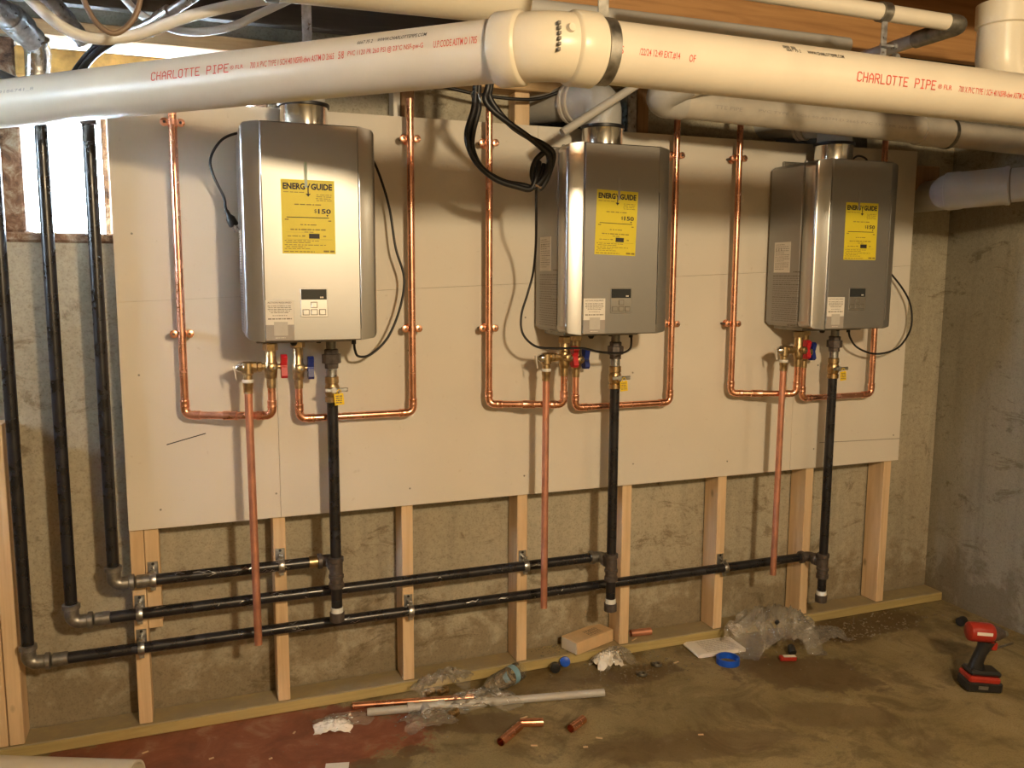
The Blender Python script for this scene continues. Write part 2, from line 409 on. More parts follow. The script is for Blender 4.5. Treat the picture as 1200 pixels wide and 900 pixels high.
def text_geo(body, bold=0.0):
    key = (body, bold)
    if key not in _txt:
        cu = bpy.data.curves.new('lettering', 'FONT'); cu.body = body; cu.size = 1.0; cu.resolution_u = 2; cu.offset = bold
        ob = bpy.data.objects.new('lettering', cu); COL.objects.link(ob)
        dg = bpy.context.evaluated_depsgraph_get(); ev = ob.evaluated_get(dg); me = ev.to_mesh()
        vs = [q.co.copy() for q in me.vertices]; fs = [tuple(p.vertices) for p in me.polygons]
        ev.to_mesh_clear(); bpy.data.objects.remove(ob); bpy.data.curves.remove(cu)
        x0 = min(q.x for q in vs); x1 = max(q.x for q in vs); y0 = min(q.y for q in vs); y1 = max(q.y for q in vs)
        _txt[key] = ([((q.x - x0), (q.y - y0)) for q in vs], fs, x1 - x0, y1 - y0)
    return _txt[key]
GL = {'C': [[(.6, .85), (.45, 1), (.15, 1), (0, .85), (0, .15), (.15, 0), (.45, 0), (.6, .15)]], 'H': [[(0, 0), (0, 1)], [(.6, 0), (.6, 1)], [(0, .5), (.6, .5)]],
      'A': [[(0, 0), (0, .7), (.3, 1), (.6, .7), (.6, 0)], [(0, .4), (.6, .4)]], 'R': [[(0, 0), (0, 1), (.45, 1), (.6, .88), (.6, .62), (.45, .5), (0, .5)], [(.3, .5), (.6, 0)]],
      'L': [[(0, 1), (0, 0), (.6, 0)]], 'O': [[(.15, 0), (0, .15), (0, .85), (.15, 1), (.45, 1), (.6, .85), (.6, .15), (.45, 0), (.15, 0)]], 'T': [[(0, 1), (.6, 1)], [(.3, 1), (.3, 0)]],
      'E': [[(.6, 1), (0, 1), (0, 0), (.6, 0)], [(0, .5), (.45, .5)]], 'P': [[(0, 0), (0, 1), (.45, 1), (.6, .88), (.6, .6), (.45, .48), (0, .48)]], 'I': [[(.3, 0), (.3, 1)], [(.1, 0), (.5, 0)], [(.1, 1), (.5, 1)]], ' ': []}
def stroke_wrap(mb, body, P0, d, front, s0, s1, theta, height, rad, w=0.135):      # single-line lettering as the pipe printer makes it
    P0 = Vector(P0); d = Vector(d).normalized(); n = Vector(front).normalized(); u = d.cross(n)
    if u.z < 0: u = -u
    tot = len(body) * 0.92 - 0.32
    def pt(x, y):
        th = theta + (y - 0.5) * height / rad
        return P0 + d * (s0 + (s1 - s0) * x / tot) + (n * math.cos(th) + u * math.sin(th)) * (rad + 0.0007)
    for i, ch in enumerate(body):
        for line in GL[ch]:
            for (x0, y0), (x1, y1) in zip(line, line[1:]):
                L = math.hypot(x1 - x0, y1 - y0); ex, ey = (x1 - x0) / L * w / 2, (y1 - y0) / L * w / 2; px_, py_ = -ey, ex
                xx = i * 0.92; ns = max(1, int(abs(y1 - y0) * 6 + 0.5)); ax, ay, bx, by = x0 - ex, y0 - ey, x1 + ex, y1 + ey
                for q in range(ns):
                    t0, t1 = q / ns, (q + 1) / ns; cx, cy = ax + (bx - ax) * t0, ay + (by - ay) * t0; fx, fy = ax + (bx - ax) * t1, ay + (by - ay) * t1
                    mb.quad(pt(xx + cx + px_, cy + py_), pt(xx + cx - px_, cy - py_), pt(xx + fx - px_, fy - py_), pt(xx + fx + px_, fy + py_))
def flat_text(mb, body, origin, ux, uz, width, height, bold=0.0):
    vs, fs, w, h = text_geo(body, bold); o = Vector(origin); ux = Vector(ux); uz = Vector(uz)
    mb.add([o + ux * (x / w * width) + uz * (y / h * height) for x, y in vs], fs)
def wrap_text(mb, body, P0, d, front, s0, s1, theta, height, rad, bold=0.0, depth=0):
    vs, fs, w, h = text_geo(body, bold); P0 = Vector(P0); d = Vector(d).normalized(); n = Vector(front).normalized(); u = d.cross(n)
    if u.z < 0: u = -u
    out = []
    for x, y in vs:
        th = theta + (y / h - 0.5) * height / rad
        out.append(P0 + d * (s0 + (s1 - s0) * x / w) + (n * math.cos(th) + u * math.sin(th)) * (rad + 0.0005))
    mb.add(out, fs)
def scribble(mb, o, ux, uz, width, height, seed=0, dash=0.012):      # a line of print too small to read
    rng = random.Random(seed); x = 0.0; o = Vector(o); ux = Vector(ux); uz = Vector(uz)
    while x < width - 0.002:
        L = min(rng.uniform(0.35, 1.3) * dash, width - x)
        mb.quad(o + ux * x, o + ux * (x + L), o + ux * (x + L) + uz * height, o + ux * x + uz * height)
        x += L + rng.uniform(0.15, 0.3) * dash
def copy_tree(o, parent=None):
    c = o.copy(); COL.objects.link(c)
    if parent is not None: c.parent = parent
    for ch in list(o.children): copy_tree(ch, c)
    return c

# ------------------------------------------------------------------ room shell
XL, XR, YB, YF, ZC = -1.75, 3.20, 0.095, -4.2, 2.32
struct('floor', MB().box((XL - .2, YF - .2, -0.1), (XR + .2, YB + .4, 0.0)), M['floor'])
def wall_with_holes(x0, x1, z0, z1, y0, y1, holes):
    mb = MB(); xs = sorted({x0, x1, *[h[0] for h in holes], *[h[1] for h in holes]}); zs = sorted({z0, z1, *[h[2] for h in holes], *[h[3] for h in holes]})
    def solid(i, k):
        if i < 0 or k < 0 or i >= len(xs) - 1 or k >= len(zs) - 1: return False
        cx = (xs[i] + xs[i + 1]) / 2; cz = (zs[k] + zs[k + 1]) / 2
        return not any(h[0] < cx < h[1] and h[2] < cz < h[3] for h in holes)
    for i in range(len(xs) - 1):
        for k in range(len(zs) - 1):
            if not solid(i, k): continue
            a, b_, c, d = xs[i], xs[i + 1], zs[k], zs[k + 1]
            mb.quad((a, y0, c), (b_, y0, c), (b_, y0, d), (a, y0, d)); mb.quad((a, y1, c), (a, y1, d), (b_, y1, d), (b_, y1, c))
            if not solid(i - 1, k): mb.quad((a, y0, c), (a, y0, d), (a, y1, d), (a, y1, c))
            if not solid(i + 1, k): mb.quad((b_, y0, c), (b_, y1, c), (b_, y1, d), (b_, y0, d))
            if not solid(i, k - 1): mb.quad((a, y0, c), (a, y1, c), (b_, y1, c), (b_, y0, c))
            if not solid(i, k + 1): mb.quad((a, y0, d), (b_, y0, d), (b_, y1, d), (a, y1, d))
    return mb
H1 = (-0.285, 0.44, 1.475, 2.035); H2 = (1.285, 1.622, 1.55, 2.0); H3 = (2.30, 2.74, 1.55, 1.97)
struct('wall_back', wall_with_holes(XL, XR + 0.2, 0, ZC, YB, YB + 0.2, [H1, H2, H3]), M['wall'])
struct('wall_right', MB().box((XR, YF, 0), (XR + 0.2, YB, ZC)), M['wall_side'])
wl = MB()
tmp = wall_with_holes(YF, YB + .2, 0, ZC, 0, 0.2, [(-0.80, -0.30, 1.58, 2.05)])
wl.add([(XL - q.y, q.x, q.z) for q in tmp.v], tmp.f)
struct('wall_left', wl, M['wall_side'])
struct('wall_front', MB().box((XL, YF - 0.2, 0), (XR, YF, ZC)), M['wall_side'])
ceil = struct('ceiling', MB().box((XL - .2, YF - .2, ZC), (XR + .2, YB + .2, ZC + 0.03)), M['osb'])
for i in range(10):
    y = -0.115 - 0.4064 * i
    part('joist', MB().box((XL, y - 0.019, 2.07 if i < 2 else 2.15), (XR, y + 0.019, ZC), 0.003), M['joist_shaded' if i == 0 else 'joist'], ceil)
# mudsill on top of the wall plus blocking
struct('trim_1', MB().box((XL, 0.055, 2.034), (XR, 0.094, 2.075), 0.002), M['beam'])
struct('trim_2', MB().box((0.845, 0.005, 1.985), (1.375, 0.093, 2.033), 0.003), M['beam'])
struct('trim_3', MB().box((0.811, 0.03, 1.60), (0.833, 0.092, 2.034), 0.002), M['white_trim'])
struct('trim_4', MB().box((0.836, 0.03, 1.60), (0.878, 0.092, 1.984), 0.003), M['brown_post'])
struct('trim_5', MB().box((1.215, 0.03, 1.60), (1.268, 0.092, 1.984), 0.003), M['stud'])
struct('trim_6', MB().box((1.625, 0.02, 1.60), (1.662, 0.092, 2.034), 0.003), M['galv'])
struct('trim_7', MB().box((1.664, 0.02, 1.60), (1.708, 0.092, 2.034), 0.003), M['brown_post'])
struct('trim_8', MB().box((2.915, 0.00, 1.72), (3.03, 0.092, 1.83), 0.004), M['brown_post'])

# window behind the gas risers
w1 = struct('window_1', MB().box((H1[0], 0.20, H1[2]), (H1[1], 0.204, H1[3])), M['pane'])
part('sill_board', MB().box((H1[0], 0.085, 1.476), (H1[1], 0.25, 1.503), 0.006), M['rotten'], w1)
part('side_jamb', MB().box((H1[0], 0.10, 1.503), (-0.228, 0.25, 2.03), 0.006), M['rotten'], w1)
part('side_jamb', MB().box((0.40, 0.10, 1.503), (H1[1], 0.25, 2.03), 0.006), M['rotten'], w1)
part('mullion', MB().box((-0.030, 0.17, 1.503), (-0.014, 0.215, 2.0), 0.003), M['rotten'], w1)
part('head_board', MB().box((-0.228, 0.098, 1.925), (0.40, 0.20, 2.010), 0.006), M['foam'], w1)
w2 = struct('unseen_window', MB().box((XL - 0.12, -0.80, 1.58), (XL - 0.116, -0.30, 2.05)), M['pane'])  # added out-of-view window, a guessed source for the cool light from the left
fr = MB().box((XL - 0.16, -0.80, 1.58), (XL - 0.06, -0.77, 2.05)).box((XL - 0.16, -0.33, 1.58), (XL - 0.06, -0.30, 2.05)).box((XL - 0.16, -0.77, 1.58), (XL - 0.06, -0.33, 1.61)).box((XL - 0.16, -0.77, 2.02), (XL - 0.06, -0.33, 2.05))
part('window_frame', fr, M['rotten'], w2, smooth=False)
# vent openings, each with a black sheet across its back
solo('black_sheet', 'black sheet across the back of the vent hole behind the middle heater', 'plastic sheet', MB().box((1.27, 0.30, 1.5), (1.64, 0.306, 2.05)), M['black_plastic'])
solo('black_sheet', 'black sheet across the back of the vent hole behind the right heater', 'plastic sheet', MB().box((2.28, 0.30, 1.5), (2.76, 0.306, 2.05)), M['black_plastic'])

# ------------------------------------------------------------------ timber wall frame
solo('sole_plate', 'greenish treated timber plate lying along the foot of the wall', 'plank', MB().box((-0.62, -0.008, 0.0005), (3.195, 0.088, 0.038), 0.003), M['treated'])
ord_ = ['leftmost pine stud, under the left edge of the white board', 'pine stud behind the left relief pipe, second from left', 'pine stud standing between left and middle heaters, third from left', 'pine stud just left of the middle relief pipe',
        'pine stud just right of the middle gas drip leg', 'pine stud with a strap, midway between middle and right heaters', 'pine stud just left of the right gas drip leg', 'rightmost pine stud, under the right edge of the white board']
for i in range(8):
    x = 0.4064 * i
    if i == 7: x -= 0.012
    solo('wall_stud', ord_[i], 'stud', MB().box((x + 0.001, 0.0, 0.0385), (x + 0.039, 0.088, 1.86), 0.002), M['stud'], 'pine studs of the framed wall')
solo('short_stud', 'short pine block nailed beside the leftmost stud under the board', 'stud', MB().box((0.0405, 0.002, 0.335), (0.080, 0.088, 0.66), 0.002), M['stud'])
for k, (x0, lab) in enumerate(((-0.382, 'pine stud cut by the left edge of the frame'), (-0.341, 'full pine stud at far left, beside the lowest gas pipe elbow'))):
    solo('edge_stud', lab, 'stud', MB().box((x0, 0.0, 0.0385), (x0 + 0.038, 0.088, 0.985 - 0.01 * k), 0.002), M['stud'], 'studs at the left edge')

# white board, five sheets with open joints
board = thing('backing_board', 'large white drywall backing board that the three heaters hang on', 'board', (1.44, -0.006, 0.644))
def seam(x): return 1.308 + 0.044 * x
g_ = 0.0004
def sheet(xa, xb, lower):
    mb = MB(); y0, y1 = -0.0127, -0.0005
    if lower: za, zb, zc, zd = 0.644, 0.644, seam(xb) - g_, seam(xa) - g_
    else: za, zb, zc, zd = seam(xa) + g_, seam(xb) + g_, 1.868 + 0.004 * xb, 1.868 + 0.004 * xa
    mb.prism([(xa, y0, za), (xb, y0, zb), (xb, y0, zc), (xa, y0, zd)], (0, y1 - y0, 0))
    part('sheet', mb, M['drywall'], board, smooth=False)
for a, c in ((0.002, 0.4316), (0.4328, 2.3484), (2.3496, 2.893)): sheet(a, c, True)
for a, c in ((0.002, 1.2796), (1.2804, 2.893)): sheet(a, c, False)
sc_ = MB()
for (x, z) in ((0.09, 0.70), (0.42, 0.72), (0.84, 0.70), (1.24, 0.71), (1.66, 0.72), (2.06, 0.70), (2.46, 0.72), (2.86, 0.75), (2.86, 1.1), (0.05, 1.1), (0.05, 1.5), (0.84, 1.15), (1.24, 1.25), (1.65, 1.05), (2.05, 1.05), (0.36, 1.05), (2.46, 1.05)):
    sc_.lathe((x, -0.0127, z), (0, -1, 0), [(0.0035, -0.0005), (0.0030, 0.0006)], 8)
part('screw_heads', sc_, M['galv_dark'], board, stuff=True)
ln = MB(); ln.box((0.113, -0.0131, 0.905), (0.225, -0.0126, 0.908), rot=Matrix.Rotation(R(-14), 3, 'Y'))
part('pencil_or_crease_line', ln, M['ink'], board)
ln = MB().prism([(2.486, -0.0131, 0.742), (2.893, -0.0131, 0.733), (2.893, -0.0131, 0.735), (2.486, -0.0131, 0.744)], (0, 0.0005, 0))
part('pencil_or_crease_line', ln, M['grey_ink'], board)  # crease in the board, drawn as a flat grey line
tg = MB(); tg.box((2.868, -0.010, 1.80), (2.888, 0.0, 1.872), 0.001)

# ------------------------------------------------------------------ water heaters
GY = -0.285
def arc_profile():                         # plan outline of the front cover, left to right
    pts = [(0.004, -0.200), (0.0008, -0.204), (0.0, -0.245)]
    for k in range(7):
        a = R(180 + 13 * k); pts.append((0.014 + 0.014 * math.cos(a), -0.252 + 0.014 * math.sin(a)))
    pts += [(0.047, -0.2795), (0.0485, -0.2795)]
    return pts
def cover_strip(pl, ztop, zbot, rc=0.026, w=0.356):
    mb = MB(); cols = []
    for (x, y) in pl:
        d = min(x, w - x); ins = rc - math.sqrt(max(0, rc * rc - (rc - d) ** 2)) if d < rc else 0.0
        cols.append((x, y, zbot + ins, ztop - ins))
    for (x, y, z0, z1) in cols: mb.v += [Vector((x, y, z0)), Vector((x, y, z1)), Vector((x, -0.20, z0)), Vector((x, -0.20, z1))]
    for i in range(len(cols) - 1):
        a = 4 * i; c = 4 * (i + 1)
        mb.f += [(a, c, c + 1, a + 1), (a + 1, c + 1, c + 3, a + 3), (a, a + 2, c + 2, c)]
    return mb
def build_heater():
    h = thing('water_heater', 'x', 'water heater', (0, 0, 0), 'wall-hung tankless water heaters')
    Wd, H = 0.356, 0.578
    case = MB().box((0.004, -0.1995, 0.004), (Wd - 0.004, -0.006, H - 0.004), 0.012)
    part('case', case, M['heater_case'], h)
    br = MB().box((0.06, -0.012, H - 0.006), (Wd - 0.06, -0.0005, H + 0.022), 0.003)
    part('mounting_bracket', br, M['galv_dark'], h)
    pl = arc_profile()
    left = cover_strip(pl, H, 0.0); prr = [(Wd - x, y) for x, y in reversed(pl)]; right = cover_strip(prr, H, 0.0)
    part('edge_strip', left, M['heater_edge'], h); part('edge_strip', right, M['heater_edge'], h)
    fp = MB().box((0.0492, GY, 0.001), (Wd - 0.0492, -0.20, H - 0.001), 0.003)
    part('front_panel', fp, M['heater'], h)
    rs = MB().box((0.0475, GY - 0.0012, 0.03), (0.0490, -0.27, H - 0.14), 0.0004); part('panel_ridge', rs, M['heater_edge'], h)
    rs = MB().box((Wd - 0.0490, GY - 0.0012, 0.03), (Wd - 0.0475, -0.27, H - 0.14), 0.0004); part('panel_ridge', rs, M['heater_edge'], h)
    for xx in (0.03, 0.215):
        part('top_screw', MB().lathe((xx, -0.17, H - 0.004), (0, 0, 1), [(0.006, 0), (0.006, 0.007), (0.003, 0.009)], 8), M['galv_dark'], h)
    # flue collar
    cx, cy = 0.185, -0.125
    col = part('flue_collar', MB().lathe((cx, cy, H - 0.004), (0, 0, 1), [(0.072, 0), (0.0655, 0.006), (0.0655, 0.070), (0.067, 0.072)], 32), M['chrome'], h)
    part('rubber_gasket', MB().lathe((cx, cy, H + 0.066), (0, 0, 1), [(0.0665, 0), (0.071, 0.001), (0.071, 0.010), (0.062, 0.012)], 32), M['rubber'], col)
    # energy label
    y = GY - 0.0006; ux = (1, 0, 0); uz = (0, 0, 1)
    lx, lz, lw, lh = 0.100, 0.236, 0.140, 0.194
    lab = part('energy_label', MB().box((lx, y, lz), (lx + lw, GY + 0.0002, lz + lh)), M['yellow_label'], h, 'yellow sheet headed ENERGYGUIDE with a price of $150', False)
    t = MB(); yt = y - 0.0004
    flat_text(t, 'ENERG', (lx + 0.005, yt, lz + 0.168), ux, uz, 0.058, 0.017, 0.045)
    flat_text(t, 'GUIDE', (lx + 0.078, yt, lz + 0.168), ux, uz, 0.056, 0.017, 0.045)
    t.add([(lx + 0.064, yt, lz + 0.185), (lx + 0.067, yt, lz + 0.185), (lx + 0.0705, yt, lz + 0.177), (lx + 0.074, yt, lz + 0.185), (lx + 0.077, yt, lz + 0.185), (lx + 0.072, yt, lz + 0.173), (lx + 0.072, yt, lz + 0.158), (lx + 0.077, yt, lz + 0.158), (lx + 0.0705, yt, lz + 0.150), (lx + 0.064, yt, lz + 0.158), (lx + 0.069, yt, lz + 0.158), (lx + 0.069, yt, lz + 0.173)],
          [(0, 1, 2, 11), (11, 2, 5), (2, 3, 4, 5), (11, 5, 6, 10), (7, 8, 9)])
    flat_text(t, '$', (lx + 0.0855, yt, lz + 0.107), ux, uz, 0.0065, 0.011, 0.0)
    flat_text(t, '150', (lx + 0.0955, yt, lz + 0.106), ux, uz, 0.034, 0.013, 0.03)
    t.add([(lx + 0.117, yt, lz + 0.1035), (lx + 0.123, yt, lz + 0.1035), (lx + 0.120, yt, lz + 0.098)], [(0, 2, 1)])
    t.box((lx + 0.013, yt, lz + 0.0945), (lx + 0.124, y, lz + 0.0965)); t.box((lx + 0.070, yt, lz + 0.040), (lx + 0.098, y, lz + 0.053))
    part('bold_print', t, M['ink'], lab, smooth=False)
    s = MB(); k = 0
    for (a, zz, wd, hh) in ((0.006, 0.160, 0.056, 0.0018), (0.092, 0.155, 0.040, 0.0016), (0.092, 0.150, 0.040, 0.0016), (0.090, 0.145, 0.042, 0.0016), (0.092, 0.140, 0.040, 0.0016), (0.034, 0.128, 0.070, 0.0028), (0.008, 0.088, 0.010, 0.003), (0.122, 0.086, 0.010, 0.003),
                            (0.048, 0.075, 0.044, 0.0024), (0.022, 0.062, 0.094, 0.003), (0.058, 0.056, 0.026, 0.002), (0.014, 0.045, 0.034, 0.002), (0.052, 0.045, 0.008, 0.003), (0.108, 0.045, 0.010, 0.003), (0.006, 0.033, 0.090, 0.0018), (0.010, 0.028, 0.066, 0.0018), (0.006, 0.022, 0.108, 0.0018), (0.010, 0.017, 0.050, 0.0018), (0.006, 0.012, 0.070, 0.0016), (0.004, 0.004, 0.080, 0.0022), (0.108, 0.004, 0.029, 0.005)):
        scribble(s, (lx + a, yt, lz + zz), ux, uz, wd, hh, k); k += 1
    s.box((lx + 0.010, yt, lz + 0.0375), (lx + 0.132, y, lz + 0.0380)); s.box((lx + 0.010, yt, lz + 0.0560 + 0.0), (lx + 0.056, y, lz + 0.0563))
    part('fine_print', s, M['olive_ink'], lab, smooth=False, stuff=True)
    # control panel
    px, pz, pw, ph = 0.143, 0.066, 0.072, 0.077
    cp = part('control_panel', MB().box((px, GY - 0.0022, pz), (px + pw, GY + 0.001, pz + ph), 0.001), M['heater_edge'], h)
    part('display', MB().box((px + 0.002, GY - 0.0030, pz + 0.047), (px + pw - 0.002, GY - 0.0015, pz + ph - 0.002), 0.0005), M['screen'], cp, 'dark display window')
    dt = MB()
    for kx in (0.052, 0.057): dt.box((px + kx, GY - 0.0033, pz + 0.051), (px + kx + 0.004, GY - 0.0029, pz + 0.055))
    part('display_digits', dt, M['paper'], cp, smooth=False)
    for (bx, bz) in ((0.028, 0.026), (0.006, 0.006), (0.028, 0.006), (0.050, 0.006)):
        fr_ = MB().box((px + bx - 0.001, GY - 0.0030, pz + bz - 0.001), (px + bx + 0.017, GY - 0.0018, pz + bz + 0.015)); part('button_outline', fr_, M['grey_ink'], cp, smooth=False)
        part('button', MB().box((px + bx, GY - 0.0040, pz + bz), (px + bx + 0.016, GY - 0.0020, pz + bz + 0.014), 0.001), M['heater_edge'], cp)
    # instruction sticker (its code square stays blank)
    qx, qz, qw, qh = 0.047 + 0.004, 0.004, 0.074, 0.108
    st = part('instruction_sticker', MB().box((qx, y, qz + 0.042), (qx + qw, GY + 0.0002, qz + qh)), M['paper'], h, 'white sticker headed ACTION REQUIRED', False)
    part('grey_band', MB().box((qx, y, qz), (qx + qw, GY + 0.0002, qz + 0.0418)), M['grey_paper'], st, smooth=False)
    part('blank_square', MB().box((qx + 0.021, y - 0.0004, qz + 0.013), (qx + 0.057, y + 0.0002, qz + 0.050)), M['light_grey'], st, smooth=False)
    t = MB(); flat_text(t, 'ACTION REQUIRED', (qx + 0.006, yt, qz + 0.0985), ux, uz, 0.062, 0.0050, 0.015)
    for k, zz in enumerate((0.0915, 0.087, 0.0825, 0.078, 0.0735, 0.066, 0.0565)):
        ins = (0.006, 0.008, 0.006, 0.010, 0.014, 0.018, 0.006)[k]
        scribble(t, (qx + ins, yt, qz + zz), ux, uz, qw - 2 * ins, 0.0016 if k < 6 else 0.003, 40 + k, 0.008)
    part('sticker_print', t, M['grey_ink'], st, smooth=False)
    t = MB(); scribble(t, (qx + 0.024, yt, qz + 0.006), ux, uz, 0.026, 0.002, 77, 0.006); part('band_print', t, M['paper'], st, smooth=False)
    # side rating plate and printing, on the left flank
    sx = 0.004 - 0.0006
    sp = part('rating_sticker', MB().box((sx, -0.140, 0.196), (0.0045, -0.052, 0.304)), M['paper'], h, smooth=False)
    t = MB(); ux2 = (0, -1, 0)
    flat_text(t, '1 1 1', (sx - 0.0004, -0.062, 0.272), ux2, uz, 0.030, 0.010, 0.02)
    for k in range(13): scribble(t, (sx - 0.0004, -0.058, 0.294 - 0.0072 * k - (0.03 if k > 1 else 0) * 0), ux2, uz, 0.076 if k % 4 else 0.05, 0.0016, 100 + k, 0.010)
    part('rating_print', t, M['grey_ink'], sp, smooth=False)
    t = MB()
    for k in range(22): scribble(t, (sx + 0.0003, -0.050, 0.182 - 0.0076 * k), ux2, uz, 0.145 - (0.05 if k in (3, 9) else 0), 0.003 if k in (0, 4, 10) else 0.0019, 130 + k, 0.014)
    scribble(t, (sx + 0.0003, -0.160, 0.196), ux2, uz, 0.035, 0.004, 190); scribble(t, (sx + 0.0003, -0.140, 0.008), ux2, uz, 0.045, 0.003, 191)
    part('side_print', t, M['grey_ink'], h, smooth=False)
    # underside
    bp_ = MB().box((0.03, -0.19, -0.010), (Wd - 0.06, -0.03, 0.006), 0.003); part('bottom_plate', bp_, M['galv_dark'], h)
    part('cable_gland', MB().lathe((0.318, -0.10, 0.005), (0, 0, -1), [(0.012, 0), (0.012, 0.014), (0.007, 0.018), (0.007, 0.030)], 12), M['black_plastic'], h)
    part('drain_plug', MB().lathe((0.135, -0.17, 0.0), (0, 0, -1), [(0.010, 0), (0.010, 0.014), (0.006, 0.02)], 12), M['black_plastic'], h)
    part('drain_plug', MB().lathe((0.205, -0.17, 0.0), (0, 0, -1), [(0.008, 0), (0.008, 0.010), (0.006, 0.014)], 12), M['black_plastic'], h)
    part('tape_or_reflection', MB().box((0.1615, GY - 0.0012, 0.410), (0.1690, GY + 0.0002, 0.476)), M['heater_case'], h, smooth=False)  # tape on the left heater; on the others a painted reflection line
    return h
HX = (0.331, 1.266, 2.190); HZ = 1.208
h1 = build_heater(); h2 = copy_tree(h1); h3 = copy_tree(h1)
for h, x, l in ((h1, HX[0], 'left silver tankless water heater with green tape across its yellow energy label'),
                (h2, HX[1], 'middle silver tankless water heater with a coiled black cable at its left side'),
                (h3, HX[2], 'right silver tankless water heater nearest the bare concrete corner')):
    h.location = (x, -0.0127, HZ); h['label'] = l; ORG[h.name] = Vector((x, -0.0127, HZ))
def kid(o, stem):
    return [c for c in o.children if c.name.split('.')[0] == stem]
tp = kid(h1, 'tape_or_reflection')[0]; tp.data = tp.data.copy(); tp.data.materials[0] = M['tape']; tp.location = (0, -0.0004, 0.0); tp['label'] = 'short green strip of tape'
e2 = kid(h2, 'energy_label')[0]                                   # this label is stuck on slightly crooked and further left
ang = R(1.8); c0 = Vector((0.170, 0, 0.333))
e2.rotation_euler = (0, ang, 0); e2.location = c0 - Matrix.Rotation(ang, 3, 'Y') @ c0 + Vector((-0.012, 0, 0.008))
kid(h3, 'energy_label')[0].location = (0.010, 0, 0.004)

# cords (each is part of its heater)
def cord(h, pts, r=0.0038, n=8):
    return part('power_cord', MB().tube(spline(pts, 8), r, 8), M['rubber'], h)
cord(h1, [(0.649, -0.113, 1.195), (0.652, -0.112, 1.165), (0.664, -0.108, 1.145), (0.703, -0.10, 1.150), (0.756, -0.10, 1.201), (0.797, -0.09, 1.291), (0.811, -0.085, 1.381), (0.786, -0.085, 1.471), (0.770, -0.07, 1.597), (0.735, -0.045, 1.72), (0.69, -0.019, 1.795)])
c1 = cord(h1, [(0.40, -0.021, 1.795), (0.345, -0.045, 1.788), (0.296, -0.08, 1.760), (0.265, -0.09, 1.708), (0.270, -0.095, 1.662), (0.295, -0.10, 1.604), (0.299, -0.10, 1.575), (0.303, -0.10, 1.562)])
pd = Vector((0.42, 0, -0.90)).normalized()
pg = MB().lathe(Vector((0.300, -0.10, 1.568)), pd, [(0.004, 0), (0.006, 0.004), (0.0065, 0.016), (0.009, 0.02), (0.013, 0.026), (0.014, 0.046), (0.011, 0.050)], 12)
part('plug', pg, M['black_plastic'], c1)
pr = MB(); side = Vector((0.9, 0, 0.42))
for k in (-0.006, 0.006): pr.tube([Vector((0.300, -0.10, 1.568)) + pd * 0.048 + side * k, Vector((0.300, -0.10, 1.568)) + pd * 0.066 + side * k], 0.0022, 6)
pr.tube([Vector((0.300, -0.112, 1.568)) + pd * 0.048, Vector((0.300, -0.112, 1.568)) + pd * 0.068], 0.0024, 6)
part('plug_prong', pr, M['galv'], c1)
cord(h2, [(1.584, -0.113, 1.195), (1.580, -0.125, 1.170), (1.555, -0.16, 1.148), (1.500, -0.20, 1.140), (1.416, -0.215, 1.147), (1.355, -0.215, 1.160), (1.266, -0.21, 1.162), (1.202, -0.20, 1.169), (1.162, -0.19, 1.208), (1.158, -0.185, 1.265), (1.176, -0.19, 1.331), (1.190, -0.20, 1.396), (1.178, -0.25, 1.478), (1.146, -0.33, 1.560), (1.137, -0.35, 1.632), (1.140, -0.35, 1.66)])
cord(h3, [(2.508, -0.113, 1.195), (2.520, -0.11, 1.163), (2.560, -0.105, 1.125), (2.64, -0.10, 1.098), (2.72, -0.095, 1.10), (2.79, -0.09, 1.125), (2.846, -0.08, 1.19), (2.850, -0.07, 1.274), (2.812, -0.06, 1.345), (2.74, -0.035, 1.43), (2.66, -0.019, 1.50)])
cord(h3, [(2.44, -0.14, 1.795), (2.49, -0.13, 1.826), (2.55, -0.11, 1.820), (2.60, -0.06, 1.80), (2.62, -0.019, 1.79)])

# flue elbows on the three collars
def vent(cx, cz, label, dirv, rise=0.085):
    b0 = Vector((cx, -0.1377, cz)); d = Vector(dirv).normalized()
    t = thing('vent_elbow', label, 'vent pipe', b0, 'grey flue elbows on the heater collars')
    path = fillet([b0, b0 + Vector((0, 0, rise)), b0 + Vector((0, 0, rise)) + d * 0.115], 0.075, 10)
    part('elbow', MB().tube(path, 0.060, 28), M['vent_grey'], t)
    e = path[-1]; e0 = e - d * 0.012
    part('hub_ring', MB().lathe(e0, d, [(0.060, 0), (0.066, 0.002), (0.066, 0.012), (0.062, 0.015), (0.062, 0.022), (0.066, 0.024), (0.066, 0.034), (0.060, 0.036)], 28), M['pvc_old'], t)
    part('vent_pipe', MB().tube([e + d * 0.02, e + d * 0.22], 0.055, 28), M['vent_grey'], t)
for x, l in zip(HX, ('grey flue elbow on top of the left heater, half hidden by the big white pipe', 'grey flue elbow on the middle heater, running into the black hole', 'grey flue elbow on the right heater under the dusty pipe')):
    vent(x + 0.185, HZ + 0.578 + 0.0757, l, (-0.45, 0.90, 0.03))

